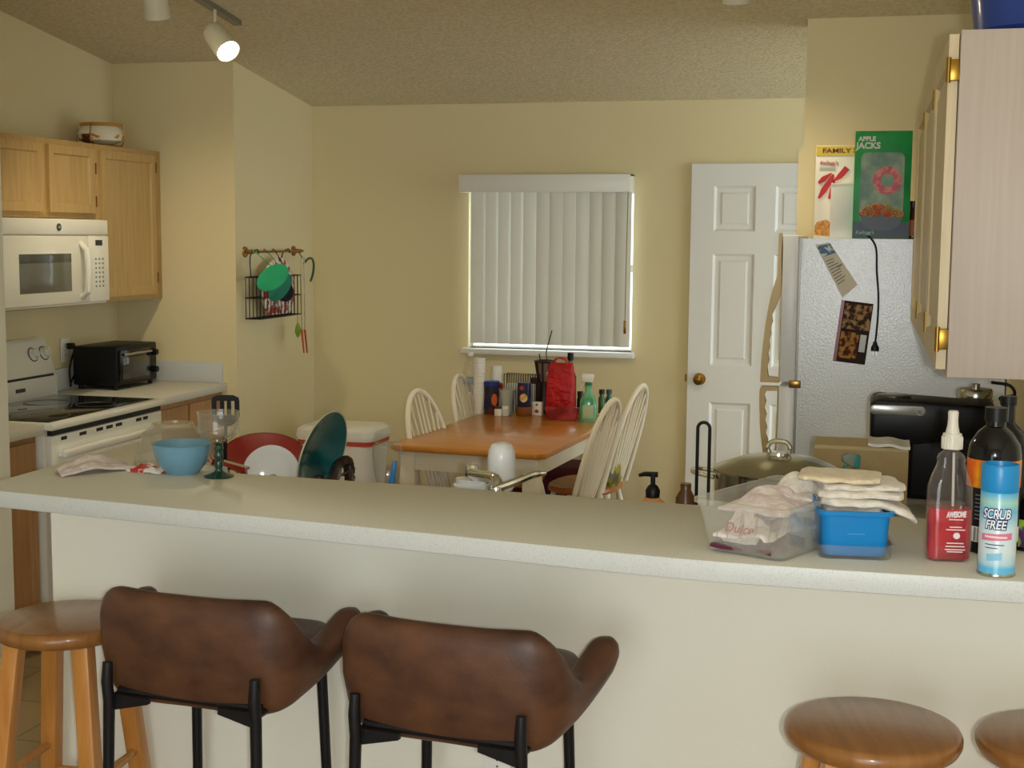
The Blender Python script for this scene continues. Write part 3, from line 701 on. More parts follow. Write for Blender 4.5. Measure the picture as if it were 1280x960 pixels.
# cord hanging down the side
pts = [at(1083, 291, Y=5.05), at(1087, 291, Y=4.995)]+[at(x, y, Y=4.992) for x, y in ((1095, 310), (1096, 340), (1098, 370), (1097, 400), (1095, 420), (1094, 428))]
pts[0].z = 1.6655; pts[1].z = 1.667
b = BM(); tube(b, smoothpath(pts, 6), .0035, 8)
t = thing('power_cord', 'loose black power cord hanging down the fridge side', 'cord', (pts[-1].x, 4.99, pts[-1].z)); build('cable', b, BLACK, t)
e = at(1093, 437, Y=4.992); s = at(1094, 427, Y=4.992)
b = BM(); lathe(b, [(0, 0), (.006, 0), (.009, .012), (.014, .02), (.014, .034), (0, .034)], 12, sy=.6, M=plane_m(s, (1, 0, 0), (0, 1, 0)) @ Matrix.Rotation(PI, 4, 'X') if False else Matrix.Translation(s) @ Matrix.Rotation(PI, 4, 'X')); pl = build('plug', b, BLACK, t)
for dx in (-.006, .006):
    b = BM(); box(b, s.x+dx-.001, s.x+dx+.001, s.y-.003, s.y+.003, s.z-.05, s.z-.033); build('prong', b, STEEL, pl)

# cereal boxes and bottle on top of the fridge
FT = 1.6605
def carton(name, label, p0, p1, h, y, d, m, lean=0):
    a_, b_ = at(p0, 290, Y=y).x, at(p1, 290, Y=y).x
    t = thing(name, label, 'box', ((a_+b_)/2, y+d/2, FT), lean)
    w = b_-a_
    bm_ = BM(); box(bm_, -w/2, w/2, -d/2, d/2, 0, h, .0015); build('carton', bm_, m, t, local=True)
    return t, w, h, d
CREAMC = mat('white_carton', '#efe9d8', .4)
t, w, h, d = carton('cereal_box', 'white cereal box with a big red letter K on the fridge', 1017, 1098, .335, 5.12, .065, CREAMC)
fz = -d/2-.0006
def pr(name, m, fn, par): b = BM(); fn(b); build(name, b, m, par, local=True)
pr('yellow_band', mat('yellow_print', '#e6c400', .4), lambda b: box(b, -w/2+.001, w/2-.001, fz-.0004, fz+.002, h-.036, h-.002), t)
MT = lambda x, z, y=None: plane_m((x, (fz if y is None else y)-.0006, z), (1, 0, 0), (0, 0, 1))
text('FAMILY SIZE', .022, MT(-w/2+.105, h-.019), mat('brown_print', '#7a3a10', .5), t, local=True, bold=.0006, width=.165)
text("Kellogg's", .018, MT(-w/2+.045, h-.062), REDPRINT, t, local=True, shear=.3)
pr('faint_print', mat('pale_print', '#c8c4b4', .5), lambda b: box(b, -w/2+.014, -w/2+.07, fz-.0004, fz+.002, h-.088, h-.078), t)
def kstroke(b, pts, rs):
    P = [Vector(p) for p in pts]; L_, R_ = [], []
    sp_ = smoothpath(P, 8); n_ = len(sp_)
    for i, p in enumerate(sp_):
        tg = sp_[min(i+1, n_-1)]-sp_[max(i-1, 0)]; tg.normalize(); nn = Vector((-tg.z, 0, tg.x))
        u = i/(n_-1)*(len(rs)-1); k = min(int(u), len(rs)-2); r_ = rs[k]+(rs[k+1]-rs[k])*(u-k)
        L_.append(p+nn*r_); R_.append(p-nn*r_)
    for A in range(n_-1):
        loft(b, [[L_[A], R_[A], R_[A+1], L_[A+1]], [q+Vector((0, -.0008, 0)) for q in (L_[A], R_[A], R_[A+1], L_[A+1])]], 0, True, True, False, False)
yk = fz-.0004
def kfn(b):
    x0 = -w/2+.012; dz = .02
    kstroke(b, [(x0+.002, yk, 0.145), (x0+.02, yk, 0.175), (x0+.045, yk, 0.215), (x0+.052, yk, 0.233)], [.004, .011, .009, .002])
    kstroke(b, [(x0+.000, yk, 0.200), (x0+.018, yk, 0.215), (x0+.045, yk, 0.235)], [.005, .010, .003])
    kstroke(b, [(x0+.05, yk, 0.205), (x0+.075, yk, 0.225), (x0+.10, yk, 0.255)], [.002, .010, .011])
    kstroke(b, [(x0+.055, yk, 0.208), (x0+.052, yk, 0.180), (x0+.045, yk, 0.142)], [.003, .010, .011])
pr('red_letter', REDPRINT, kfn, t)
pr('cereal_picture', mat('cereal_print', '#d69a3a', .5, mix=('#a86a20', 90, 3, .4, .6)), lambda b: prism(b, [(-w/2+.002, .012), (-w/2+.075, .006), (-w/2+.07, .05), (-w/2+.045, .068), (-w/2+.012, .06), (-w/2+.002, .045)], 'Y', fz-.0006, fz+.001), t)
t, w, h, d = carton('carton', 'small plain white carton between the two cereal boxes', 1037, 1066, .195, 5.055, .06, PAPER)
pr('fold_flap', CREAMC, lambda b: box(b, -w/2, w/2, -d/2-.001, d/2, .188, .197, .001), t)
t, w, h, d = carton('cereal_box', 'green cereal box with a bowl of cereal loops on the fridge', 1065, 1136, .378, 5.02, .06, mat('green_carton', '#1f9a4c', .35, mix=('#158a40', 12, 2, .4, .6)), R(2))
fz = -d/2-.0006
w2 = w/2
pr('window_print', mat('scene_print', '#8fa27a', .4, mix=('#557a60', 18, 3, .35, .65)), lambda b: prism(b, [(x, z) for x, z in rrect(-w2+.022, w2-.024, .06, h-.075, .02)], 'Y', fz-.0004, fz+.001), t)
pr('dark_base', mat('dark_blue_green_print', '#23323c', .4), lambda b: box(b, -w2+.001, w2-.001, fz-.0004, fz+.001, .002, .058), t)
LOOP = [mat('loop_orange', '#d8875e', .6), mat('loop_green', '#9fae6c', .6), mat('loop_red', '#c8503c', .6)]
def loops(mi):
    def fn(b):
        rg = random.Random(5+mi)
        for k in range(26):
            a = rg.random()*2*PI; rr = math.sqrt(rg.random()); x = .072*rr*math.cos(a); z = .085+.032*rr*abs(math.sin(a))
            ring = [(x+.007*math.cos(i*PI/5), fz-.0014-.0002*mi, z+.007*math.sin(i*PI/5)) for i in range(10)]
            tube(b, ring, .0026, 4, True)
    return fn
for mi in range(3): pr('cereal_loops', LOOP[mi], loops(mi), t)
pr('bowl_print', mat('bowl_print_m', '#3e4a4c', .4), lambda b: prism(b, [(-.078, .09), (-.06, .045), (-.03, .03), (.03, .03), (.06, .045), (.078, .09)], 'Y', fz-.0008, fz+.001), t)
def ringf(b):
    tube(b, [(.016+.036*math.cos(i*PI/16), fz-.001, .205+.036*math.sin(i*PI/16)) for i in range(32)], .015, 6, True)
b = BM(); ringf(b)
for v in b.verts: v.co.y = fz-.0008+(v.co.y-fz)*.06
build('big_red_loop', b, mat('red_loop_print', '#c23a40', .4, mix=('#d87a6a', 40, 2, .5, .6)), t, local=True)
text('APPLE', .022, MT(-w2+.04, h-.028), mat('logo_light', '#d8d6c4', .4), t, local=True, bold=.001)
text('JACKS', .030, MT(-w2+.045, h-.052), mat('logo_light', '#d8d6c4', .4), t, local=True, bold=.0012)
text("Kellogg's", .018, MT(-w2+.042, .022), mat('mint_print', '#8fc8b0', .4), t, local=True, shear=.3)
c = at(1136, 290, Y=5.10)
t = thing('bottle', 'small brown bottle with orange label beside the green cereal box', 'bottle', (c.x+.012, 5.10, FT))
b = BM(); lathe(b, [(0, 0), (.026, 0), (.028, .006), (.028, .075), (.012, .10), (.012, .115), (0, .115)], 20); build('body', b, mat('amber_glass', '#4a2410', .15, coat=.4), t, local=True)
b = BM(); lathe(b, [(.0285, .012), (.0288, .014), (.0288, .066), (.0285, .068)], 20); build('paper_label', b, mat('orange_label', '#b4602c', .5), t, local=True)
b = BM(); lathe(b, [(0, .113), (.015, .113), (.015, .135), (0, .136)], 20); build('cap', b, DARKBR, t, local=True)

# wall cabinet on the right wall
t = thing('wall_cabinet', 'pale oak wall cabinet with three doors hung on the right wall', 'cabinet', (.32, 3.9, 1.37))
b = BM(); box(b, .168, XR-.002, 3.0, 4.90, 1.37, 2.09, .002); build('body', b, PALEWOOD, t)
n = 3; L_ = 1.88/n
for k in range(n):
    y1 = 3.02+L_*(k+1)-.015
    b = BM(); paneled(b, [0, .055, L_-.02-.055, L_-.02], [0, .055, .645-.0, .70], {(1, 1)}, .02, [(.008, -.010), (.03, 0), (.012, .006)],
                      plane_m((.166, y1, 1.385), (0, -1, 0), (0, 0, 1)))
    d = build('door', b, PALEDOOR, t, ang=20)
    for z in (1.45, 2.01):
        yy = 3.008+L_*k if k == 0 else 3.02+L_*k-.012
        b = BM(); box(b, .143, .170, yy, yy+.010, z-.022, z+.022, .002); cyl(b, (.146, yy+.002, z-.026), (.146, yy+.002, z+.026), .005); build('hinge', b, BRASS, t)
# blue pot on that cabinet
c = at(1290, 34, Z=2.0905); BL = mat('deep_blue_enamel', '#16357e', .3, coat=.3)
t = thing('stock_pot', 'large deep blue pot on top of the pale oak wall cabinet', 'pot', (.335, 3.145, 2.0905))
b = BM(); lathe(b, [(0, 0), (.12, 0), (.135, .012), (.145, .10), (.147, .17), (.142, .17), (.138, .10), (.125, .018), (0, .015)], 36); build('body', b, BL, t, local=True)
b = BM(); tube(b, [(.1465*math.cos(i*PI/20), .1465*math.sin(i*PI/20), .172) for i in range(40)], .004, 8, True); build('rim', b, mat('red_brown_rim', '#7a3a34', .4), t, local=True)
for s in (-1, 1):
    b = BM(); tube(b, smoothpath([(s*.143, -.03, .12), (s*.175, -.02, .125), (s*.175, .02, .125), (s*.143, .03, .12)], 5), .006, 8); build('handle', b, BL, t, local=True)

# sink run and right worktop behind the bar
t = thing('base_cabinet', 'white sink base cabinet hidden behind the bar half wall', 'cabinet', (-.7, 3.35, 0))
b = BM()
box(b, -1.95, -1.30, 3.045, 3.66, .10, .8745); box(b, -.70, XR-.01, 3.165, 3.66, .10, .8745); box(b, -1.30, -.70, 3.045, 3.07, .10, .8745); box(b, -1.30, -.70, 3.64, 3.66, .10, .8745); box(b, -1.95, XR-.01, 3.165, 3.60, 0, .10)
build('body', b, WHITEP, t)
for k in range(5):
    b = BM(); paneled(b, [0, .38], [0, .70], {(0, 0)}, .016, CABP, plane_m((-1.52+.42*k, 3.66, .13), (-1, 0, 0), (0, 0, 1))); build('door', b, WHITEP, t, ang=20)
t = thing('base_cabinet', 'white base cabinet under the black coffee maker', 'cabinet', (.18, 4.3, 0))
b = BM(); box(b, -.10, XR-.005, 3.70, 4.97, .10, .8745, .002); box(b, -.04, XR-.005, 3.70, 4.97, 0, .10); build('body', b, WHITEP, t)
for k in range(3):
    b = BM(); paneled(b, [0, .38], [0, .70], {(0, 0)}, .016, CABP, plane_m((-.10, 4.13+.41*k, .13), (0, -1, 0), (0, 0, 1))); build('door', b, WHITEP, t, ang=20)
b = BM()
for x0, x1, y0, y1 in ((-1.955, -1.28, 3.042, 3.70), (-1.28, -.72, 3.042, 3.13), (-1.28, -.72, 3.62, 3.70), (-.72, XR-.002, 3.165, 3.70), (-.14, XR-.002, 3.70, 4.985)): box(b, x0, x1, y0, y1, .875, .915)
o = build('worktop', b, LAM); tag(o, 'lower speckled worktop around the sink behind the bar', 'countertop')
b = BM(); loft(b, [[(x, y, .916) for x, y in rrect(-1.295, -.705, 3.115, 3.635, .03)], [(x, y, .920) for x, y in rrect(-1.29, -.71, 3.12, 3.63, .03)], [(x, y, .918) for x, y in rrect(-1.265, -.735, 3.145, 3.605, .04)],
                   [(x, y, .76) for x, y in rrect(-1.25, -.75, 3.16, 3.59, .05)], [(x, y, .745) for x, y in rrect(-1.22, -.78, 3.19, 3.56, .05)], [(x, y, .74) for x, y in rrect(-1.22, -.78, 3.19, 3.56, .05)], [(x, y, .74) for x, y in rrect(-1.27, -.73, 3.14, 3.61, .05)], [(x, y, .90) for x, y in rrect(-1.277, -.723, 3.135, 3.617, .03)]], 0, True, True, False, True)
tag(build('kitchen_sink', b, STEEL), 'steel kitchen sink set in the worktop behind the bar', 'sink')

# ================================================================== DINING CORNER
TC = Vector((-1.575, 6.10, 0)); TR = R(-4.5)
t = thing('dining_table', 'dining table with honey wood top and cream turned legs', 'table', TC, TR)
b = BM()
W2, D2, ch = .355, .66, .035
prism(b, [(-W2+ch, -D2), (W2-ch, -D2), (W2, -D2+ch), (W2, D2-ch), (W2-ch, D2), (-W2+ch, D2), (-W2, D2-ch), (-W2, -D2+ch)], 'Z', .735, .76, .006)
build('tabletop', b, GOLDWOOD, t, local=True)
b = BM()
for x0, x1, y0, y1 in ((-.25, .25, -.61, -.59), (-.25, .25, .59, .61), (-.305, -.285, -.555, .555), (.285, .305, -.555, .555)): box(b, x0, x1, y0, y1, .65, .735, .002)
build('apron', b, CREAMP, t, local=True)
for sx in (-1, 1):
    for sy in (-1, 1):
        b = BM(); x, y = sx*.28, sy*.585
        box(b, x-.034, x+.034, y-.034, y+.034, .575, .735, .003)
        lathe(b, [(0, 0), (.018, 0), (.022, .02), (.019, .06), (.024, .2), (.032, .42), (.034, .49), (.024, .505), (.033, .52), (.033, .535), (.026, .55), (.034, .565), (.034, .578), (0, .578)], 20, loc=(x, y, 0))
        build('leg', b, CREAMP, t, local=True)

def windsor(name, label):
    t = thing(name, label, 'chair', (0, 0, 0), 0, 'windsor chairs around the dining table')
    b = BM(); pts = []
    for k in range(40):
        a = 2*PI*k/40; c, s = math.cos(a), math.sin(a); e = .75
        x = .205*math.copysign(abs(c)**e, c); y = .168*math.copysign(abs(s)**e, s); x *= 1+.06*(y/.2); pts.append((x, y))
    loft(b, [[(x*.93, y*.93, .425) for x, y in pts], [(x, y, .435) for x, y in pts], [(x, y, .45) for x, y in pts], [(x*.97, y*.97, .458) for x, y in pts], [(x*.8, y*.8, .452) for x, y in pts], [(x*.4, y*.4, .446) for x, y in pts]])
    build('seat', b, mat('chair_seat_wood', '#c2702e', .35, mix=('#a85c22', (40, 4, 20), 4, .35, .7), coat=.15), t, local=True)
    hp = []
    for k in range(33):
        a = PI*k/32
        x = -.185*math.cos(a) if True else 0
        h = math.sin(a)**.62
        w_ = 1+.12*math.sin(a)*(1 if abs(math.cos(a)) > .05 else 1)
        z = .45+.50*h; hp.append((x*(1.0+.12*min(1, h*1.4)), -.145-.135*(z-.45)/.5, z))
    b = BM(); tube(b, hp, .0125, 10); build('hoop', b, CREAMP, t, local=True)
    def hoopz(x):
        best = min(hp, key=lambda p: abs(p[0]-x)+(0 if p[2] > .6 else 9)); return best
    for k in range(7):
        u = (k-3)/3; xb = .10*u; p = hoopz(.145*u)
        b = BM(); P0 = Vector((xb, -.145, .45)); P1 = Vector(p)
        tube(b, [P0.lerp(P1, v) for v in (0, .25, .4, .7, 1)], [.006, .0085, .0085, .006, .005], 8); build('spindle', b, CREAMP, t, local=True)
    for sx in (-1, 1):
        for sy in (-1, 1):
            b = BM(); P0 = Vector((sx*.13, sy*.12, .43)); P1 = Vector((sx*.19, sy*.19, 0))
            tube(b, [P0.lerp(P1, v) for v in (0, .2, .35, .4, .45, .7, 1)], [.011, .017, .019, .013, .018, .016, .010], 10); build('leg', b, CREAMP, t, local=True)
    b = BM()
    for sx in (-1, 1): tube(b, [(sx*.163, -.158, .20), (sx*.163, 0, .20), (sx*.163, .158, .20)], [.007, .011, .007], 8)
    tube(b, [(-.163, 0, .20), (0, 0, .20), (.163, 0, .20)], [.007, .011, .007], 8); build('stretcher', b, CREAMP, t, local=True)
    return t
def face(v): return math.atan2(v[1], v[0])-PI/2
ch = windsor('windsor_chair', 'white spindle-back chair at the front left of the dining table')
ch.location = (-1.705, 5.84, 0); ch.rotation_euler.z = face((1, -.12)); ROOTM[ch] = Matrix.Translation(ch.location)
dup(ch, (-1.725, 6.58, 0), face((1, -.03)), 'white spindle-back chair at the far left, nearest the foam cups')
dup(ch, (-1.335, 5.86, 0), face((-1, .14)), 'white spindle-back chair at the front right of the dining table')
dd = dup(ch, (-1.31, 6.48, 0), face((-1, .14)), 'white spindle-back chair at the far right with a yellow bag on it')
b = BM(); lathe(b, [(0, 0), (.10, .0), (.12, .03), (.10, .09), (.07, .15), (.03, .17), (0, .165)], 20, sx=.7, sy=1.0)
for v in b.verts: v.co += Vector((noise.noise(v.co*14), noise.noise(v.co*14+Vector((3, 3, 3))), .5*noise.noise(v.co*14+Vector((7, 7, 7)))))*.02 if v.co.z > .02 else Vector((0, 0, 0))
b.transform(Matrix.Translation((-1.205, 6.43, .461))); tag(build('plastic_bag', b, mat('yellow_green_bag', '#9a8a1c', .4, mix=('#4f4a18', 14, 3, .5, .6))), 'crumpled yellow bag on the far right chair seat', 'bag')
t = thing('storage_bench', 'dark maroon upholstered bench under the back window', 'bench', (-1.58, 6.96, 0))
b = BM(); box(b, -1.85, -1.31, 6.86, 7.14, .04, .40, .012); build('body', b, MAROON, t)
b = BM(); box(b, -1.86, -1.30, 6.85, 7.14, .40, .46, .02, 3); build('cushion', b, MAROON, t)
b = BM()
for x in (-1.80, -1.36):
    for y in (6.90, 7.10): box(b, x-.02, x+.02, y-.02, y+.02, 0, .045)
build('feet', b, DARKBR, t)

# ---- things on the dining table
TZ = .7605
def tb(px_, py_, dy=0):
    p = at(px_, py_, Z=TZ); p.z = TZ; return p
FOAM = mat('foam_cup', '#ecebe2', .6)
def cup_stack(label, px_, py_, n_, r0, r1, hgt, pitch, par_z=TZ):
    p = tb(px_, py_); t = thing('cup_stack', label, 'cups', (p.x, p.y, par_z))
    b = BM()
    lathe(b, [(0, 0), (r0, 0), (r1, hgt), (r1*.96, hgt), (r0*.95, .004), (0, .004)], 24); build('cup', b, FOAM, t, local=True)
    for k in range(1, n_):
        b = BM(); z = pitch*k; lathe(b, [(0, z+.004), (r0*.94, z+.004), (r1*.96, z+hgt-.008), (r1*1.03, z+hgt-.006), (r1*1.03, z+hgt), (r1*.95, z+hgt), (r0*.9, z+.01), (0, z+.01)], 20); build('cup', b, FOAM, t, local=True)
    return t
cup_stack('tall stack of white foam cups at the far left of the table', 599, 517, 14, .021, .029, .095, .0145)
p = tb(617, 518); t = thing('cup_stack', 'upside down stack of white cups behind the blue canister', 'cups', (p.x-.008, p.y+.088, TZ))
b = BM()
for k in range(1):
    lathe(b, [(.04, 0), (.0415, .004), (.0415, .10), (.036, .145), (.027, .23), (.025, .238), (0, .238)], 24)
for k in range(8): lathe(b, [(.0405, .02+.014*k), (.043, .022+.014*k), (.043, .026+.014*k), (.0405, .028+.014*k)], 24)
build('nested_cups', b, FOAM, t, local=True)
p = tb(588, 513); t = thing('bottle', 'tall clear plastic bottle left of the foam cups', 'bottle', (p.x-.01, p.y+.03, TZ))
b = BM(); lathe(b, [(0, 0), (.036, 0), (.039, .01), (.039, .09), (.034, .11), (.039, .13), (.039, .20), (.03, .24), (.014, .265), (.014, .285), (0, .285)], 24); build('body', b, CLEAR, t, local=True)
b = BM(); lathe(b, [(0, .283), (.016, .283), (.016, .30), (0, .30)], 18); build('cap', b, WHITE, t, local=True)
b = BM(); lathe(b, [(.0392, .135), (.0396, .137), (.0396, .165), (.0392, .167)], 24); build('paper_label', b, mat('pale_blue_label', '#a9b4c4', .5), t, local=True)
p = tb(614, 517); t = thing('canister', 'dark canister with a blue lid and orange spot on the table', 'canister', (p.x, p.y, TZ))
b = BM(); lathe(b, [(0, 0), (.036, 0), (.037, .004), (.040, .145), (0, .145)], 28); build('body', b, mat('dark_label', '#26233a', .4, mix=('#5a2a24', 9, 2, .5, .6)), t, local=True)
b = BM(); lathe(b, [(0, .144), (.042, .144), (.043, .165), (.038, .168), (0, .168)], 28); build('lid', b, mat('blue_lid', '#1d3a8a', .35), t, local=True)
b = BM(); lathe(b, [(0, 0), (.016, 0), (.016, .002), (0, .002)], 18, sy=1.9, M=plane_m((.024, -.0305, .075), (.80, .6, 0), (0, 0, 1))); build('orange_spot', b, mat('orange_print', '#d8642a', .5), t, local=True)
p = tb(646, 519); t = thing('wire_rack', 'black wire letter rack standing behind the jars', 'rack', (p.x, p.y+.07, TZ), TR)
b = BM(); w = .088
for y in (0, .05):
    tube(b, [(-w, y, .006), (w, y, .006), (w, y, .20), (-w, y, .20)], .0028, 6, True)
    for k in range(1, 14): tube(b, [(-w+2*w*k/14, y, .006), (-w+2*w*k/14, y, .20)], .0018, 5)
for x in (-w, w): tube(b, [(x, 0, .006), (x, .05, .006)], .0028, 6)
build('wire_frame', b, BLACKM, t, local=True)
b = BM(); box(b, -w+.01, w-.02, .008, .042, .01, .15, .002); build('papers', b, PAPER, t, local=True)
p = tb(634, 518); t = thing('tumbler', 'pale grey tumbler with a red spoon beside the blue can', 'tumbler', (p.x-.008, p.y+.02, TZ))
b = BM(); lathe(b, [(0, 0), (.026, 0), (.03, .05), (.042, .125), (.040, .125), (.027, .05), (.022, .006), (0, .006)], 24); build('cup', b, mat('pale_grey_green', '#b9bdb0', .4), t, local=True)
b = BM(); tube(b, [(-.01, 0, .01), (-.03, 0, .135)], .004, 6); lathe(b, [(0, 0), (.012, .01), (.01, .03), (0, .035)], 12, sy=.5, loc=(-.031, 0, .125)); build('red_spoon', b, RED, t, local=True)
for px_, lb in ((624, 'small white spice jar left of the tumbler'), (633, 'small glass jar in front of the tumbler')):
    p = tb(px_, 519); t = thing('spice_jar', lb, 'jar', (p.x, p.y-.02, TZ))
    b = BM(); lathe(b, [(0, 0), (.018, 0), (.019, .003), (.019, .032), (.016, .036), (0, .036)], 18); build('body', b, PAPER if px_ == 624 else mat('frosted_jar', '#c9d0cc', .3), t, local=True)
    b = BM(); lathe(b, [(0, .0355), (.017, .0355), (.017, .048), (0, .049)], 18); build('lid', b, mat('brown_lid', '#5a3a24', .4) if px_ == 624 else WHITE, t, local=True)
p = tb(655, 519); t = thing('food_can', 'dark blue can with a yellow picture stacked on the brown tub', 'can', (p.x, p.y, TZ+.0465))
b = BM(); lathe(b, [(0, 0), (.034, 0), (.035, .002), (.035, .118), (.033, .12), (0, .119)], 28); build('body', b, mat('navy_can', '#1a2148', .3, coat=.3), t, local=True)
b = BM(); lathe(b, [(0, 0), (.02, 0), (.02, .0025), (0, .0025)], 20, sy=1.1, M=plane_m((.006, -.0335, .045), (1, 0, 0), (0, 0, 1))); build('picture', b, mat('yellow_picture', '#d8a848', .5, mix=('#e8d8a8', 60, 2, .45, .6)), t, local=True)
b = BM(); lathe(b, [(0, 0), (.011, 0), (.011, .003), (0, .003)], 16, M=plane_m((-.004, -.0335, .095), (1, 0, 0), (0, 0, 1))); build('emblem', b, mat('red_emblem', '#b83a3a', .5), t, local=True)
b = BM(); lathe(b, [(0, 0), (.036, 0), (.040, .006), (.041, .038), (.043, .039), (.043, .0455), (0, .046)], 24); b.transform(Matrix.Translation((p.x, p.y, TZ)))
tag(build('food_tub', b, mat('brown_tub', '#8a5424', .4)), 'low brown tub underneath the dark blue can', 'tub')
p = tb(672, 519); t = thing('spice_box', 'small white spice box with a red picture in front of the red bag', 'box', (p.x, p.y, TZ), TR)
b = BM(); box(b, -.025, .025, -.015, .015, 0, .068, .001); build('carton', b, PAPER, t, local=True)
b = BM(); lathe(b, [(0, 0), (.011, 0), (.009, .002), (0, .002)], 12, sy=.8, M=plane_m((0, -.0152, .022), (1, 0, 0), (0, 0, 1))); build('red_picture', b, mat('pepper_print', '#9a2a2a', .5), t, local=True)
b = BM(); box(b, -.005, .005, -.0165, -.0148, .05, .06); build('green_mark', b, mat('green_print', '#3f6a4a', .5), t, local=True)
p = tb(671, 514); b = BM(); box(b, p.x-.028, p.x+.028, p.y-.02, p.y+.03, TZ, TZ+.175, .002); tag(build('tall_box', b, mat('dark_red_carton', '#5e1a1e', .4)), 'dark red box between the blue can and the red bag', 'box')
p = tb(683, 519); t = thing('bottle', 'slim black bottle beside the red bag', 'bottle', (p.x, p.y+.035, TZ))
b = BM(); lathe(b, [(0, 0), (.016, 0), (.017, .004), (.017, .15), (.008, .175), (.008, .19), (0, .19)], 18); build('body', b, BLACKG, t, local=True)
b = BM(); lathe(b, [(0, .189), (.0095, .189), (.0095, .215), (0, .216)], 16); build('cap', b, WHITE, t, local=True)
p = tb(676, 517); t = thing('wire_lantern', 'dark flared lantern basket behind the red bag', 'lantern', (p.x, p.y+.075, TZ))
b = BM()
lathe(b, [(.05, 0), (.052, .012), (.03, .10), (.034, .16), (.03, .16), (.026, .10), (.045, .012)], 20); tube(b, [(.05*math.cos(i*PI/12), .05*math.sin(i*PI/12), .262) for i in range(24)], .006, 6, True)
for k in range(8):
    a = k*PI/4; tube(b, [(.032*math.cos(a), .032*math.sin(a), .155), (.05*math.cos(a), .05*math.sin(a), .262)], .005, 6)
build('frame', b, DARKBR, t, local=True)
b = BM(); lathe(b, [(0, .15), (.030, .155), (.044, .258), (0, .258)], 20); build('liner', b, mat('brown_cloth', '#8a6a5a', .8), t, local=True)
q = at(684, 452, Y=p.y+.06); q2 = at(683, 440, Y=p.y+.06); q3 = at(690, 413, Y=p.y+.06); o_ = Vector((p.x, p.y+.075, TZ))
b = BM(); tube(b, smoothpath([Vector((0.01, 0, .2)), q-o_, q2-o_, q3-o_], 5), .0028, 6); tube(b, [(-.02, 0, .25), (-.03, .0, .30)], .003, 6); build('wire_stalk', b, BLACKM, t, local=True)
# red bag
p = tb(700, 520); t = thing('shopping_bag', 'bright red bag standing on the dining table', 'bag', (p.x, p.y, TZ), TR)
b = BM(); rings = []
for z, w, d, o in ((0, .068, .035, 0), (.06, .07, .04, 0), (.14, .071, .038, .002), (.20, .070, .03, .002), (.235, .066, .022, .004), (.262, .062, .012, .004), (.268, .060, .008, .004)):
    rings.append([(x+o, y, z+.006*noise.noise(Vector((x*40, y*40, z*20)))) for x, y in rrect(-w, w, -d, d, min(d*.9, .02), 4)])
loft(b, rings); build('body', b, mat('red_bag_cloth', '#c8141c', .45, bump=(24, .7, .03), mix=('#b01018', 8, 3, .35, .6)), t, local=True)
for s in (-1, 1):
    b = BM(); tube(b, smoothpath([(-.03, s*.006, .262), (-.028, s*.01, .285), (0, s*.012, .293), (.03, s*.01, .284), (.034, s*.006, .262)], 5), .004, 6, flat=1.6); build('handle', b, mat('red_bag_strap', '#c23a2c', .6), t, local=True)
p = tb(704, 524); b = BM()
loft(b, [[(p.x+x, p.y-.02+y, TZ+z) for x, y in rrect(-w, w, -.02, .02, .012, 4)] for z, w in ((.001, .07), (.01, .078), (.055, .088), (.062, .086))])
tag(build('red_packet', b, mat('dark_red_film', '#8a1a20', .3, mix=('#b8403c', 18, 3, .45, .6))), 'flat dark red packet lying in front of the bright red bag', 'packet')
p = tb(709, 519); t = thing('bottle', 'tall dark bottle with its neck above the red bag', 'bottle', (p.x, p.y+.06, TZ))
b = BM(); lathe(b, [(0, 0), (.03, 0), (.032, .005), (.032, .19), (.014, .235), (.013, .28), (0, .28)], 20); build('body', b, mat('dark_green_glass', '#16221a', .12, coat=.4), t, local=True)
b = BM(); lathe(b, [(.0135, .275), (.0155, .276), (.0155, .312), (0, .313)], 16); build('cap', b, BLACK, t, local=True)
b = BM(); lathe(b, [(.0137, .25), (.0145, .25), (.0145, .268), (.0137, .268)], 16); build('neck_label', b, mat('gold_band', '#8a7a48', .4), t, local=True)
# green spray bottle
p = tb(735, 527); t = thing('spray_bottle', 'green spray bottle with a white trigger on the dining table', 'spray bottle', (p.x, p.y, TZ), R(10))
b = BM(); rings = []
for z, w, d in ((0, .038, .026), (.008, .042, .029), (.06, .043, .03), (.10, .040, .028), (.125, .030, .022), (.145, .017, .015), (.165, .0155, .0145), (.178, .019, .018)):
    rings.append([(x, y, z) for x, y in rrect(-w, w, -d, d, min(w, d)*.85, 4)])
loft(b, rings); build('bottle', b, mat('green_bottle', '#4aa070', .2, mix=('#7cc098', 14, 2, .4, .6), coat=.3), t, local=True)
b = BM(); lathe(b, [(0, .1775), (.017, .1775), (.017, .195), (0, .195)], 18); build('collar', b, mat('dark_green_plastic', '#1f7a48', .4), t, local=True)
b = BM(); prism(b, [(-.032, .196), (.02, .192), (.026, .215), (.028, .232), (-.03, .236), (-.036, .222)], 'Y', -.011, .011, .004); h = build('spray_head', b, WHITE, t, local=True)
b = BM(); tube(b, [(-.016, 0, .20), (-.024, 0, .185), (-.034, 0, .168)], .004, 6); build('trigger', b, WHITE, h, local=True)
b = BM(); box(b, -.026, .026, -.0312, -.029, .02, .085, .001); build('paper_label', b, mat('pale_green_label', '#b4c49c', .5), t, local=True)
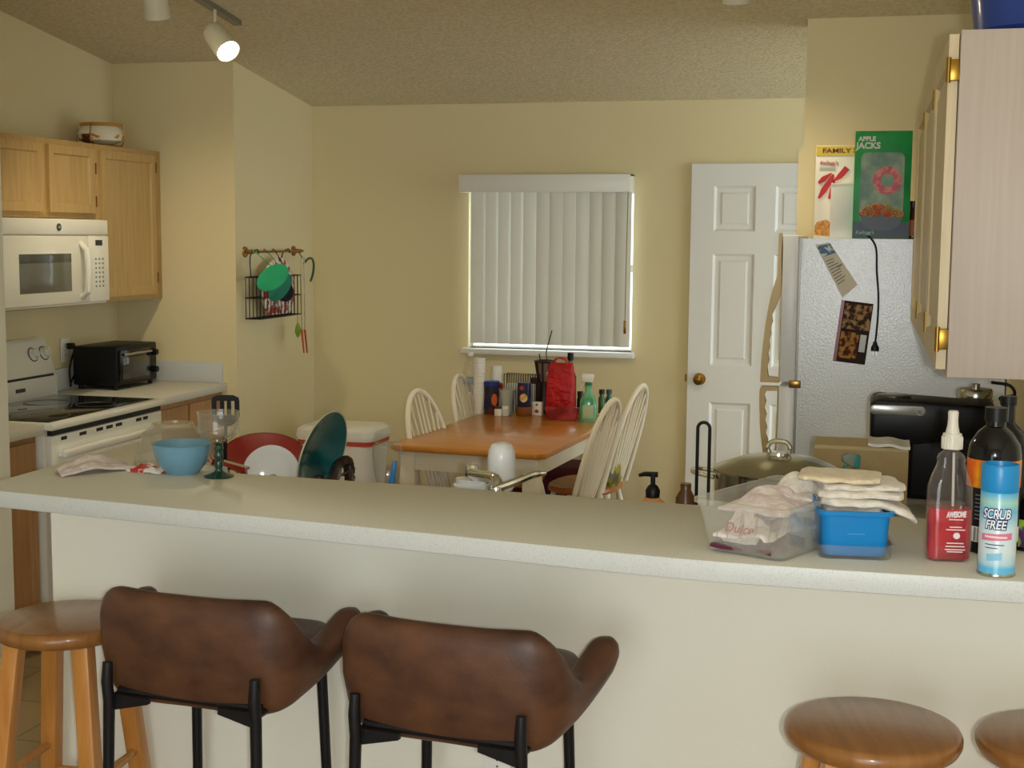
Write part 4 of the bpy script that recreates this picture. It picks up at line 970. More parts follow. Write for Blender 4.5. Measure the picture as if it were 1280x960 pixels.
for px_, m_, lb in ((751, 'dark_green_glass', 'small green bottle with dark cap right of the spray bottle'), (760, 'teal_glass', 'small teal bottle rightmost on the dining table')):
    p = tb(px_, 517); t = thing('bottle', lb, 'bottle', (p.x, p.y+.02, TZ))
    b = BM(); lathe(b, [(0, 0), (.017, 0), (.018, .004), (.018, .075), (.011, .09), (.011, .10), (0, .10)], 18); build('body', b, mat('herb_green' if px_ == 751 else 'herb_teal', '#3f6a3c' if px_ == 751 else '#2f6a5c', .25, coat=.3), t, local=True)
    b = BM(); lathe(b, [(0, .0995), (.015, .0995), (.015, .122), (0, .123)], 16); build('cap', b, DARKBR if px_ == 751 else mat('grey_teal_cap', '#3a5048', .4), t, local=True)
p = tb(723, 519); b = BM(); lathe(b, [(0, 0), (.016, 0), (.017, .004), (.017, .08), (.012, .09), (.015, .092), (.015, .118), (0, .119)], 18); b.transform(Matrix.Translation((p.x, p.y+.04, TZ)))
tag(build('spice_shaker', b, mat('dark_spice', '#33241c', .3)), 'dark spice shaker half hidden behind the green spray bottle', 'shaker')

# trash can
t0, t1 = at(371, 540, Y=6.62), at(468, 540, Y=6.62)
t = thing('trash_can', 'white bin with a red stripe in the corner by the back wall', 'bin', ((t0.x+t1.x)/2, 6.74, 0))
w = (t1.x-t0.x)/2; b = BM()
loft(b, [[(x, y, z) for x, y in rrect(-w*k, w*k, -.16*k, .16*k, .06, 5)] for z, k in ((0, .78), (.01, .8), (.56, .97))]); build('body', b, WHITE, t, local=True)
b = BM(); loft(b, [[(x, y, z) for x, y in rrect(-w*k, w*k, -.16*k, .16*k, .06, 5)] for z, k in ((.559, .985), (.56, .995), (.583, .995), (.584, .985))]); build('red_stripe', b, mat('red_stripe', '#c8483c', .5), t, local=True)
b = BM(); loft(b, [[(x, y, z) for x, y in rrect(-w*k, w*k, -.16*k, .16*k, .06, 5)] for z, k in ((.583, 1.01), (.60, 1.03), (.635, 1.0), (.652, .9), (.655, .5))]); build('lid', b, WHITE, t, local=True)
# ================================================================== SINK COUNTER BEHIND THE BAR
CT = .9152
# faucet with filter
FB = at(622, 618, Y=3.10); fbx = FB.x
t = thing('kitchen_faucet', 'chrome kitchen faucet with a lever rising behind the bar ledge', 'faucet', (fbx, 3.085, CT))
se = at(590, 590, Y=3.34)
b = BM(); lathe(b, [(0, 0), (.03, 0), (.03, .01), (.024, .02), (.022, .13), (.018, .15), (0, .152)], 24, loc=(fbx, 3.085, CT)); build('body', b, CHROME, t)
b = BM(); tube(b, smoothpath([(fbx, 3.085, 1.055), (fbx-.015, 3.13, 1.075), (se.x+.02, 3.30, se.z+.0), (se.x, 3.345, se.z)], 8), [.015]*24+[.014], 12); lathe(b, [(0, -.03), (.017, -.03), (.019, -.01), (.019, .012), (.014, .020), (0, .022)], 20, loc=(se.x, 3.345, se.z)); build('spout', b, CHROME, t)
lv = at(683, 591, Y=3.14); b = BM(); tube(b, smoothpath([(fbx, 3.085, 1.06), (fbx+.04, 3.10, 1.075), Vector((lv.x-.03, 3.13, lv.z-.004)), lv], 6), [.010]*10+[.009]*5+[.007]*3+[.006], 10, flat=1.4); build('lever', b, CHROME, t)
ft = at(627, 553, Y=3.36); fbt = at(627, 610, Y=3.36)
FW = mat('filter_white', '#eef0f2', .3, coat=.3)
t = thing('water_filter', 'white water filter cartridge clipped on the faucet', 'water filter', (ft.x, 3.36, ft.z-.13))
z0, z1, r_ = ft.z-.125, ft.z, .036
b = BM(); lathe(b, [(0, z0), (r_*.8, z0), (r_*.97, z0+.01), (r_, z0+.03), (r_, z1-.04), (r_*.93, z1-.02), (r_*.72, z1-.006), (r_*.4, z1), (0, z1)], 28, loc=(ft.x, 3.36, 0)); build('cartridge', b, FW, t)
b = BM(); lathe(b, [(0, -.062), (.035, -.062), (.037, -.058), (.037, -.052), (.031, -.050), (.031, -.046), (.039, -.044), (.040, -.036), (.034, -.033), (.034, -.029), (.034, -.02), (.02, -.018), (.0, -.017)], 26, loc=(se.x-.004, 3.345, se.z+.002), sx=1.2); build('adapter_rings', b, FW, t)
b = BM(); cyl(b, (se.x, 3.345, se.z-.058), (ft.x, 3.36, se.z-.058), .022); build('bridge', b, FW, t)
# soap pump
sp_ = at(816, 612, Y=3.24)
t = thing('soap_dispenser', 'soap bottle with a black pump just behind the bar ledge', 'soap bottle', (sp_.x, 3.24, CT))
zt = at(816, 590, Y=3.24).z
b = BM(); lathe(b, [(0, 0), (.034, 0), (.036, .006), (.036, zt-CT-.10), (.032, zt-CT-.078), (.017, zt-CT-.066), (.015, zt-CT-.058), (0, zt-CT-.058)], 26, sx=1.15, sy=.8); build('bottle', b, mat('amber_soap', '#d8945c', .25, coat=.3), t, local=True)
b = BM(); lathe(b, [(.0368, .03), (.0372, .032), (.0372, zt-CT-.108), (.0368, zt-CT-.106)], 26, sx=1.15, sy=.8); build('label_wrap', b, mat('violet_white_label', '#9a92b8', .5, mix=('#e0dce0', 30, 2, .45, .55)), t, local=True)
b = BM(); h = zt-CT
lathe(b, [(0, h-.062), (.017, h-.062), (.018, h-.045), (.012, h-.034), (.006, h-.03), (.006, h-.012), (.012, h-.010), (.012, h-.002), (0, h)], 20); tube(b, [(.012, 0, h-.006), (-.02, -.004, h-.005), (-.034, -.006, h-.009)], [.007, .006, .004], 8, flat=1.5); build('pump', b, BLACK, t, local=True)
# dish rack
t = thing('dish_rack', 'dark brown dish rack with raised end handles behind the bar', 'dish rack', (-1.62, 3.48, CT))
X0, X1, Y0, Y1 = -1.86, -1.40, 3.18+.07, 3.66
b = BM(); box(b, X0, X1, Y0, Y1, CT, CT+.012, .004)
for z in (.05, .075): tube(b, [(x, y, CT+z) for x, y in rrect(X0+.01, X1-.01, Y0+.01, Y1-.01, .04)], .004, 6, True)
for k in range(16):
    x = X0+.03+(X1-X0-.06)*k/15; tube(b, smoothpath([(x, Y0+.01, CT+.075), (x, Y0+.02, CT+.02), (x, Y1-.02, CT+.02), (x, Y1-.01, CT+.075)], 3), .002, 5)
build('basket', b, DARKBR, t)
h0, h1 = at(433, 575, Y=3.56), at(392, 602, Y=3.30)
b = BM(); tube(b, smoothpath([(X1-.01, Y0+.02, CT+.06), (X1+.0, Y0+.05, CT+.075), (h1.x+.03, 3.36, CT+.09), (h0.x-.012, 3.52, h0.z-.012), (h0.x, 3.565, h0.z), (h0.x-.005, 3.60, CT+.07)], 6), .0125, 8, flat=1.3); build('handle', b, DARKBR, t)
for y in (3.36, 3.58):
    b = BM(); box(b, X1-.022, X1-.002, y-.012, y+.012, CT+.01, CT+.10, .003); build('upright', b, DARKBR, t)
# plates
def plate(label, c, r, nrm, m, rimm=None, name='plate'):
    t = thing(name, label, 'plate', c); n_ = Vector(nrm).normalized(); q = n_.to_track_quat('Z', 'Y').to_matrix().to_4x4()
    b = BM(); lathe(b, [(0, .004), (.55*r, .004), (.72*r, .010), (r*.98, .020), (r, .018), (.74*r, .004), (.56*r, -.003), (0, -.003)], 44, M=q); build('dish', b, m, t, local=True)
    return t, q
c = at(340, 590, Y=3.40); r_ = 36/1698*3.72*1.0
t, q = plate('small white plate standing in the dish rack', (c.x, 3.40, c.z-.005), r_, (.32, -1, .18), mat('white_china', '#f3f2ee', .12, coat=.5))
b = BM(); lathe(b, [(0, .0045), (.012, .0045), (.011, .0052), (0, .0052)], 14, M=q @ Matrix.Translation((.004, -.012, 0))); build('grey_smudge', b, mat('grey_smudge', '#a8a8a4', .5), t, local=True)
c = at(396, 566, Y=3.50)
t, q = plate('large teal plate standing on edge in the dish rack', (c.x, 3.50, c.z), .128, (.95, -.12, -.24), mat('teal_glaze', '#0f6e74', .18, mix=('#0b5860', 9, 2, .4, .6), coat=.5))
b = BM(); tube(b, [q @ Vector((.127*math.cos(i*PI/28), .127*math.sin(i*PI/28), .0192)) for i in range(56)], .0022, 6, True); build('pale_rim', b, mat('pale_rim', '#c8c4a8', .3), t, local=True)
c = at(330, 573, Y=3.60); n_ = Vector((.22, -.42, .88)).normalized(); q = n_.to_track_quat('Z', 'Y').to_matrix().to_4x4(); q.translation = c
t = thing('serving_bowl', 'shallow red bowl leaning in the dish rack behind the white plate', 'bowl', (c.x, c.y, CT+.015))
b = BM(); lathe(b, [(0, -.03), (.05, -.03), (.075, -.015), (.105, .014), (.102, .016), (.072, -.010), (.048, -.024), (0, -.024)], 36, sx=1.15, M=q); build('bowl', b, RED, t)
b = BM(); lathe(b, [(.1018, .0155), (.1052, .0138), (.1056, .0165), (.102, .018)], 36, sx=1.15, M=q); build('rim', b, mat('red_brown_rim2', '#8a4a24', .35), t)
p0, p1 = at(259, 577, Y=3.34), at(306, 590, Y=3.30); b = BM()
loft(b, [[p0+Vector((0, dy, dz)) for dy, dz in ((0, 0), (.03, .004), (.03, .010), (0, .012))], [p1+Vector((0, dy, dz)) for dy, dz in ((0, 0), (.03, .004), (.03, .010), (0, .012))]], 0, True, True, False, False)
for s_ in (p0, p1): box(b, s_.x-.006+(.01 if s_ is p0 else -.01), s_.x+.006+(.01 if s_ is p0 else -.01), s_.y+.012, s_.y+.024, CT+.012, s_.z+.006)
tag(build('red_tray', b, RED), 'narrow red tray edge in the dish rack behind the goblet', 'tray')
# slotted turner
c = at(282, 512, Y=3.52); t = thing('slotted_turner', 'black slotted turner standing upright in the dish rack', 'turner', (c.x, 3.52, CT+.02), R(12))
hz = c.z-(CT+.02); b = BM()
xs = [-.040, -.026, -.016, -.004, .004, .016, .026, .040]
for i in range(7):
    if i % 2 == 0: box(b, xs[i], xs[i+1], -.0015, .0015, hz-.018, hz+.026)
pts = [(-.040, hz+.025), (.040, hz+.025), (.038, hz+.035), (.022, hz+.042), (-.022, hz+.042), (-.038, hz+.035)]
prism(b, pts, 'Y', -.0015, .0015)
prism(b, [(-.040, hz-.017), (.040, hz-.017), (.034, hz-.034), (.012, hz-.048), (-.012, hz-.048), (-.034, hz-.034)], 'Y', -.0015, .0015)
build('head', b, BLACK, t, local=True)
b = BM(); tube(b, [(0, 0, hz-.044), (-.004, .004, hz-.09), (-.012, .02, 0)], [.005, .006, .008], 8); build('handle', b, BLACK, t, local=True)
# clear bottle upside down
c0, c1 = at(484, 553, Y=3.40), at(484, 606, Y=3.40)
t = thing('bottle', 'clear empty bottle with a blue label drying upside down behind the bar', 'bottle', (c0.x, 3.40, CT))
zt = c0.z-CT; b = BM()
lathe(b, [(0, .0), (.016, .0), (.016, .025), (.02, .03), (.034, zt-.085), (.040, zt-.03), (.039, zt-.010), (.031, zt-.001), (.012, zt-.008), (0, zt-.010)], 28); build('body', b, CLEAR, t, local=True)
b = BM(); prism(b, [(.004, zt-.135), (.028, zt-.135), (.0345, zt-.085), (.038, zt-.045), (.031, zt-.042), (.018, zt-.095)], 'Y', -.040, -.026, .002); build('blue_label', b, mat('blue_label', '#2f7fc4', .35), t, local=True)
# wire stand, pot, carton, spray head, coffee maker
c = at(880, 528, Y=3.28); z1 = c.z; w = 7.5/1698*3.3
t = thing('paper_towel_stand', 'tall black wire loop stand left of the steel pot', 'stand', (c.x, 3.28, CT))
b = BM(); pts = [(c.x-w, 3.28, CT+.004), (c.x-w, 3.28, z1-w)]+[(c.x-w*math.cos(a), 3.28, z1-w+w*math.sin(a)) for a in [R(x) for x in range(20, 180, 20)]]+[(c.x+w, 3.28, z1-w), (c.x+w, 3.28, CT+.004)]
tube(b, pts, .0042, 8); build('wire_loop', b, BLACKM, t)
b = BM(); tube(b, [(c.x+.05*math.cos(i*PI/12), 3.28+.05*math.sin(i*PI/12), CT+.004) for i in range(24)], .004, 6, True); tube(b, [(c.x-.05, 3.28, CT+.004), (c.x+.05, 3.28, CT+.004)], .004, 6); build('base_ring', b, BLACKM, t)
c = at(970, 600, Y=3.42); PC = Vector((-.203, 3.45, CT)); zr = at(970, 590, Y=3.44).z; pr_ = .158
t = thing('stock_pot', 'wide steel pot with a domed lid behind the cloudy bin', 'pot', PC)
h = zr-CT
b = BM(); lathe(b, [(0, 0), (pr_*.94, 0), (pr_, .01), (pr_, h), (pr_+.004, h+.002), (pr_-.004, h+.002), (pr_-.004, .012), (0, .008)], 44); build('body', b, STEEL, t, local=True)
b = BM(); lathe(b, [(pr_+.004, h+.002), (pr_+.005, h+.007), (pr_*.9, h+.016), (pr_*.6, h+.034), (pr_*.25, h+.043), (0, h+.044), (0, h+.040), (pr_*.6, h+.030), (pr_*.9, h+.010)], 44); ld = build('lid', b, STEEL, t, local=True)
b = BM(); lathe(b, [(0, h+.043), (.028, h+.043), (.027, h+.049), (0, h+.050)], 24)
tube(b, smoothpath([(-.024, 0, h+.046), (-.027, 0, h+.062), (-.015, 0, h+.076), (.015, 0, h+.076), (.027, 0, h+.062), (.024, 0, h+.046)], 5), .0062, 10, flat=1.5); build('loop_handle', b, CHROME, ld, local=True)
for s in (-1, 1):
    b = BM(); tube(b, smoothpath([(s*(pr_-.002), -.045, h-.015), (s*(pr_+.045), -.035, h-.008), (s*(pr_+.055), .0, h-.006), (s*(pr_+.045), .035, h-.008), (s*(pr_-.002), .045, h-.015)], 5), .006, 8, flat=1.5); build('side_handle', b, CHROME, t, local=True)
c0, c1 = at(1018, 560, Y=3.78), at(1136, 562, Y=3.78)
t = thing('cardboard_box', 'open tan cardboard box on the worktop before the coffee maker', 'box', ((c0.x+c1.x)/2, 3.87, CT))
CARD = mat('tan_cardboard', '#b29a6c', .8, mix=('#a68e60', 8, 3, .4, .6)); w = (c1.x-c0.x)/2; h = c0.z-CT
b = BM()
box(b, -w, w, -.09, -.086, 0, h); box(b, -w, w, .086, .09, 0, h); box(b, -w, -w+.004, -.086, .086, 0, h); box(b, w-.004, w, -.086, .086, 0, h); box(b, -w, w, -.09, .09, 0, .004)
build('carton', b, CARD, t, local=True)
b = BM(); prism(b, [(-.09, h), (-.086, h), (-.080, h+.004), (.03, h+.012), (.03, h+.016), (-.082, h+.008)], 'X', -w, w); build('flap', b, mat('pale_flap', '#cbb78c', .7), t, local=True)
c2 = at(1130, 557, Y=3.82); o_ = Vector(((c0.x+c1.x)/2, 3.87, CT)); b = BM()
rings = []
for i in range(9):
    u = i/8; p = at(1085+52*u, 553+5*u+1.2*math.sin(u*9), Y=3.84)-o_
    rings.append([p+Vector((0, -.06, .0)), p+Vector((0, .05, .006)), p+Vector((0, .05, .012)), p+Vector((0, -.06, .008))])
loft(b, rings, 0, True, True, False, True); build('paper_sheet', b, PAPER, t, local=True)
c = at(1068, 574, Y=3.66); t = thing('spray_bottle', 'spray bottle with a turquoise nozzle between the pot and the cardboard box', 'spray bottle', (c.x-.002, 3.66, CT), R(20))
zt = c.z-CT; TQ = mat('turquoise_plastic', '#3f8f88', .4)
b = BM(); lathe(b, [(0, 0), (.034, 0), (.036, .005), (.035, zt-.09), (.014, zt-.045), (.014, zt-.03), (0, zt-.03)], 24); build('bottle', b, CLEAR, t, local=True)
b = BM(); prism(b, [(-.03, zt-.006), (.012, zt-.03), (.018, zt-.012), (.01, zt+.012), (-.008, zt+.018), (-.03, zt+.012)], 'Y', -.009, .009, .003); build('spray_head', b, mat('grey_green_plastic', '#8a9488', .4), t, local=True)
b = BM(); box(b, -.002, .016, -.011, .011, zt-.022, zt+.012, .003); build('nozzle', b, TQ, t, local=True)
b = BM(); tube(b, [(-.012, 0, zt-.006), (-.026, 0, zt-.026), (-.03, 0, zt-.05)], .004, 6); build('trigger', b, TQ, t, local=True)
c0, c1 = at(1087, 506, Y=4.02), at(1262, 506, Y=4.02); zt = at(1140, 500, Y=4.02).z; za = at(1100, 556, Y=4.02).z; xb = at(1134, 600, Y=4.02).x
t = thing('coffee_maker', 'large black single-serve coffee maker with a silver handle band', 'coffee maker', ((c0.x+c1.x)/2, 4.12, CT))
b = BM(); box(b, xb, c1.x-.03, 4.02, 4.22, CT, zt-.01, .014, 3); box(b, xb-.12, xb+.01, 4.03, 4.21, CT, CT+.03, .006); build('body', b, BLACK, t)
b = BM(); prism(b, [(c0.x+.004, za), (xb+.02, za), (c1.x-.06, za+.03), (c1.x-.03, zt-.016), (c0.x+.02, zt), (c0.x+.002, zt-.012)], 'Y', 4.018, 4.222, .01); build('brew_head', b, BLACK, t)
zb = at(1130, 519, Y=4.018).z; zq = at(1130, 508, Y=4.018).z; xe = at(1157, 515, Y=4.018).x
b = BM(); prism(b, [(x, z) for x, z in rrect(c0.x+.002, xe, zb, zq+.002, .012)], 'Y', 4.013, 4.021, .001); ba = build('silver_band', b, mat('silver_plastic', '#a9a8a2', .3, metal=.7), t)
b = BM(); Mb = plane_m((xe-.016, 4.0125, (zb+zq)/2), (1, 0, 0), (0, 0, 1)); lathe(b, [(.008, 0), (.008, .001), (.0105, .001), (.0105, 0)], 22, M=Mb); build('button_ring', b, GREYM, ba)
b = BM(); lathe(b, [(0, 0), (.05, 0), (.048, .006), (.03, .009), (0, .009)], 26, sy=.9, loc=(c0.x+.07, 4.12, zt-.003)); build('top_plate', b, mat('dark_chrome', '#6a6862', .25, metal=.9), t)
c = at(1221, 490, Y=4.30); t = thing('canister', 'glass canister with a steel lid behind the coffee maker', 'canister', (c.x, 4.34, CT))
zt2 = at(1221, 488, Y=4.34).z-CT
b = BM(); lathe(b, [(0, 0), (.05, 0), (.052, .006), (.052, zt2-.03), (.046, zt2-.02), (0, zt2-.02)], 28); build('jar', b, mat('grey_green_glass', '#8a8c80', .15, coat=.4), t, local=True)
b = BM(); lathe(b, [(0, zt2-.02), (.05, zt2-.02), (.05, zt2), (.046, zt2+.006), (.012, zt2+.008), (.012, zt2+.02), (0, zt2+.022)], 28); build('lid', b, STEEL, t, local=True)
b = BM(); tube(b, smoothpath([at(1240, 478, Y=4.4), at(1262, 482, Y=4.35), at(1268, 494, Y=4.3), at(1250, 498, Y=4.28), at(1266, 512, Y=4.26), at(1262, 530, Y=4.27), Vector((.43, 4.28, CT+.005))], 6), .005, 8)
tag(build('power_cord', b, BLACK), 'looped black cord right of the coffee maker under the cabinet', 'cord')
c = at(856, 626, Y=3.15); b = BM(); zt = at(856, 606, Y=3.2).z
lathe(b, [(0, 0), (.022, 0), (.024, .004), (.024, zt-CT-.035), (.013, zt-CT-.016), (.013, zt-CT), (0, zt-CT)], 18); b.transform(Matrix.Translation((at(856, 606, Y=3.2).x, 3.22, CT)))
tag(build('bottle', b, mat('brown_bottle', '#5c3a1e', .3)), 'small brown bottle peeking up left of the cloudy bin', 'bottle')

# ================================================================== ON THE BAR
BT = 1.0702
def br(px_, py_): p = at(px_, py_, Z=1.07); p.z = BT; return p
def onbar(x, y): return Vector((x, y, BT))
# pink cloth
c = br(108, 592); b = BM(); M_ = Matrix.Translation((c.x+.0, c.y+.03, BT)) @ Matrix.Rotation(R(58), 4, 'Z')
crumple(b, M_, .165, .08, .02, 3.1, shape=lambda u, v: .012*max(0, 1-abs(u)*2.2)+.008*math.exp(-((v-.2)/.2)**2)); o = build('cleaning_cloth', b, mat('pink_cloth', '#dccfc8', .9, mix=('#cdbdb6', 40, 2, .4, .6), bump=(160, .5, .004)))
tag(o, 'crumpled pale pink cloth at the left end of the bar', 'cloth')
# wrapper
c = br(182, 590); b = BM(); M_ = Matrix.Translation((c.x, c.y+.005, BT)) @ Matrix.Rotation(R(-12), 4, 'Z')
crumple(b, M_, .105, .042, .018, 8.7, nx=22, ny=12, freq=26)
tag(build('candy_wrapper', b, mat('red_white_foil', '#c8342e', .25, mix=('#e8e2da', 42, 1, .48, .54), bump=(90, .5, .004))), 'crumpled red and white wrapper left of the blue bowl', 'wrapper')
# inverted glass bowl
c = br(212, 580); t = thing('glass_bowl', 'clear glass bowl turned upside down behind the blue bowl', 'bowl', (c.x, c.y+.02, BT), 0)
b = BM(); lathe(b, [(.094, .0), (.098, .0), (.099, .006), (.094, .02), (.088, .05), (.075, .08), (.055, .096), (.052, .104), (.049, .104), (.048, .097), (0, .095), (0, .091), (.05, .092), (.071, .077), (.084, .048), (.09, .018)], 44, sx=1.0); build('shell', b, clear_plastic('bowl_glass', '#b4aa90', .16, .04, .5), t, local=True)
# blue bowl
c = br(225, 592); t = thing('bowl', 'small sky blue bowl standing in front of the glass bowl', 'bowl', (c.x, c.y+.012, BT), 0)
b = BM(); lathe(b, [(0, 0), (.040, 0), (.043, .004), (.058, .024), (.069, .052), (.072, .070), (.0735, .073), (.070, .075), (.066, .068), (.062, .05), (.05, .024), (.03, .010), (0, .009)], 44); build('dish', b, mat('sky_blue_melamine', '#6f9db4', .3, coat=.3), t, local=True)
# goblet
c = br(271, 597); t = thing('goblet', 'clear goblet with a dark green knobbed stem beside the blue bowl', 'goblet', (c.x, c.y+.012, BT))
GG = mat('green_stem_glass', '#0d3a2e', .08, coat=.6)
b = BM(); lathe(b, [(0, 0), (.036, 0), (.037, .003), (.020, .008), (.010, .014), (.008, .02), (.011, .03), (.008, .04), (.012, .05), (.009, .06), (.012, .07), (.009, .078), (.013, .084), (0, .086)], 30); build('stem', b, GG, t, local=True)
b = BM(); lathe(b, [(0, .085), (.013, .085), (.038, .096), (.051, .112), (.051, .118), (.049, .124), (.050, .155), (.0515, .160), (.049, .160), (.047, .125), (.036, .103), (.012, .091), (0, .091)], 40); build('cup', b, GLASS, t, local=True)
# cloudy bin with cloths
rim = [at(862, 622, Z=1.172), at(981, 640, Z=1.172), at(1013, 600, Z=1.172), at(927, 577, Z=1.172)]
A_, B_ = rim[0], rim[1]; ax = (B_-A_).normalized(); ay = Vector((-ax.y, ax.x, 0)); bw = (B_-A_).length; bd = .335
ctr = (A_+B_)/2+ay*bd/2; ang = math.atan2(ax.y, ax.x)
t = thing('storage_bin', 'cloudy clear storage bin filled with crumpled towels on the bar', 'bin', (ctr.x, ctr.y, BT), ang)
b = BM(); w, d = bw/2, bd/2
def rr_(k, z, o=0): return [(x, y, z) for x, y in rrect(-w*k-o, w*k+o, -d*k-o, d*k+o, .022)]
loft(b, [rr_(.80, .0), rr_(.83, .003), rr_(.94, .085), rr_(.955, .092), rr_(1.0, .094), rr_(1.0, .102), rr_(.955, .1025), rr_(.925, .088), rr_(.81, .006), rr_(.78, .005)], 0, True, True); build('tub', b, CLOUDY, t, local=True)
def cloth_in(label, m, M_, w_, d_, amp, seed, shape, fr=12):
    b = BM(); crumple(b, M_, w_, d_, amp, seed, nx=34, ny=28, shape=shape, freq=fr); b.transform(t.matrix_basis if False else ROOTM[t])
    return tag(build('towel', b, m), label, 'towel', 'towels in the bin')
T_ = Matrix.Translation
cloth_in('maroon edged cloth at the bottom of the cloudy bin', mat('maroon_towel', '#5a1c34', .9, bump=(160, .5, .004), sheen=.2), T_((-.008, -.05, .007)), .115, .17, .018, 2.2, None)
cloth_in('white towel with purple stripes filling the cloudy bin', mat('striped_towel', '#e6dad2', .95, mix=('#cbb4b4', (90, 8, 8), 1, .55, .62), bump=(200, .6, .004), sheen=.3), T_((.0, -.02, .030)), .118, .25, .045, 5.5, lambda u, v: .018*max(0, 1-(u*u+v*v)*5))
cloth_in('pink ribbed towel heaped above the rim of the cloudy bin', TOWELP, T_((.0, -.02, .074)), .138, .19, .026, 9.1, lambda u, v: .014*max(0, 1-(u*u*1.4+v*v)*4))
cloth_in('white pointed cloth at the back of the cloudy bin', TOWEL, T_((.012, .055, .088)), .095, .11, .02, 11.4, lambda u, v: .034*max(0, 1-(u*u+v*v)*6), 16)
# a front fold carrying red stitching, seen through the wall of the bin
b = BM(); Mq = ROOTM[t] @ T_((-.014, -d*.80, .018)); rings = []
for j in range(13):
    v = j/12; rings.append([Mq @ Vector((u*.078*(.55+.45*math.sin(PI*min(1, v+.25)))+.008*noise.noise(Vector((u*2, v*4, 1))), .006+.016*v+.006*noise.noise(Vector((u*3, v*5, 4)))+(.010 if k_ else 0), .002+.062*v)) for k_, us in ((0, [i/8-.5 for i in range(9)]), (1, [.5-i/8 for i in range(9)])) for u in us])
loft(b, rings); fo = build('washcloth', b, mat('pink_white_fold', '#e6d8d0', .95, bump=(200, .6, .004), sheen=.3)); tag(fo, 'white cloth with red script pressed against the front of the cloudy bin', 'washcloth')
text('Dulce', .026, ROOTM[fo].inverted() @ ROOTM[t] @ plane_m((-.010, -d*.80-.004, .050), (1, 0, 0), (0, .25, 1)), mat('red_stitch', '#b83a34', .7), fo, shear=.25, local=True, name='stitched_script')

# blue tub in a clear tray with folded cloths
p0, p1 = br(1026, 696), br(1110, 699); ax = (p1-p0).normalized(); ang = math.atan2(ax.y, ax.x); w = .067; d = .085
ctr = (p0+p1)/2+Vector((-ax.y, ax.x, 0))*(d*.80)
t = thing('clear_tray', 'clear plastic container under and around the blue tub', 'container', (ctr.x, ctr.y, BT), ang)
def rl_(w_, d_, z, r_=.018): return [(x, y, z) for x, y in rrect(-w_, w_, -d_, d_, r_)]
b = BM(); loft(b, [rl_(w*.96, d*.96, 0), rl_(w*.99, d*.99, .003), rl_(w*1.04, d*1.03, .024), rl_(w*1.09, d*1.07, .0255), rl_(w*1.09, d*1.07, .0275), rl_(w*1.03, d*1.02, .027), rl_(w*.97, d*.97, .005), rl_(w*.94, d*.94, .0035)]); build('tray', b, CLEAR, t, local=True)
t = thing('storage_tub', 'bright blue plastic tub under a stack of white cloths', 'tub', (ctr.x, ctr.y, BT+.0042), ang)
b = BM(); loft(b, [rl_(w*.84, d*.84, 0), rl_(w*.88, d*.88, .006), rl_(w*.93, d*.93, .070), rl_(w*.94, d*.94, .076), rl_(w*1.04, d*1.02, .078), rl_(w*1.05, d*1.03, .086), rl_(w*.97, d*.96, .0865), rl_(w*.91, d*.91, .074), rl_(w*.86, d*.86, .008), rl_(w*.82, d*.82, .0065)]); build('tub', b, BLUEP, t, local=True)
for s in (-1, 1):
    b = BM(); prism(b, [(-.022, .078), (.022, .078), (.02, .098), (-.02, .098)], 'X', s*w*1.0, s*w*1.055, .002); build('grip_tab', b, BLUEP, t, local=True)
for k in range(2):
    b = BM(); box(b, -.016+.001*k, .016, -d*.912, -d*.895, .047-.005*k, .0485-.005*k); build('embossed_line', b, mat('pale_blue_emboss', '#3f9ad6', .4), t, local=True)
# folded cloths, bottom to top
def folded(label, M_, w_, d_, h_, m, seed, group='folded cloths on the blue tub', tip=0):
    b = BM(); rings = []
    n_ = 22
    for i in range(n_+1):
        u = i/n_-.5; ring = []
        for k in range(20):
            a = 2*PI*k/20; c_, s_ = math.cos(a), math.sin(a)
            y = d_/2*math.copysign(abs(c_)**.35, c_); z = h_/2+h_/2*math.copysign(abs(s_)**.7, s_)
            e = 1-.25*max(0, abs(u)*2-.85)/.15
            p = Vector((u*w_, y*e, z*(.55+.45*e)))
            nz_ = noise.noise(Vector((p.x*30, p.y*30, seed)))
            p.z += h_*.28*nz_+tip*max(0, u)**2*4*(-.03); p.y += .006*noise.noise(Vector((p.x*40, seed, p.z*90))); p.x += .006*noise.noise(Vector((seed, p.y*40, p.z*60)))
            p.z = max(p.z, .0) if not tip else p.z
            ring.append(M_ @ p)
        rings.append(ring)
    loft(b, rings); return tag(build('folded_cloth', b, m), label, 'cloth', group)
z = BT+.0042+.030
base = T_((ctr.x, ctr.y, 0)) @ Matrix.Rotation(ang, 4, 'Z')
folded('white folded cloth filling the blue tub, lowest of the stack', base @ T_((0, 0, z)), w*1.66, d*1.66, .055, TOWEL, 1.0)
z += .058
folded('white folded cloth just above the blue tub, drooping to the right', base @ T_((.026, -.004, z)), .172, .135, .017, TOWEL, 2.0, tip=1)
z += .0155
folded('white folded cloth in the middle of the stack on the blue tub', base @ T_((.012, .0, z)), .155, .135, .015, TOWEL, 3.0)
z += .0145
folded('white folded cloth second from the top of the stack', base @ T_((.014, .004, z)) @ Matrix.Rotation(R(4), 4, 'Z'), .150, .130, .013, TOWEL, 4.0)
z += .0125
folded('cream folded cloth on top of the stack, sticking out to the left', base @ T_((-.022, .004, z)) @ Matrix.Rotation(R(-7), 4, 'Z'), .150, .12, .013, TOWELC, 5.0)

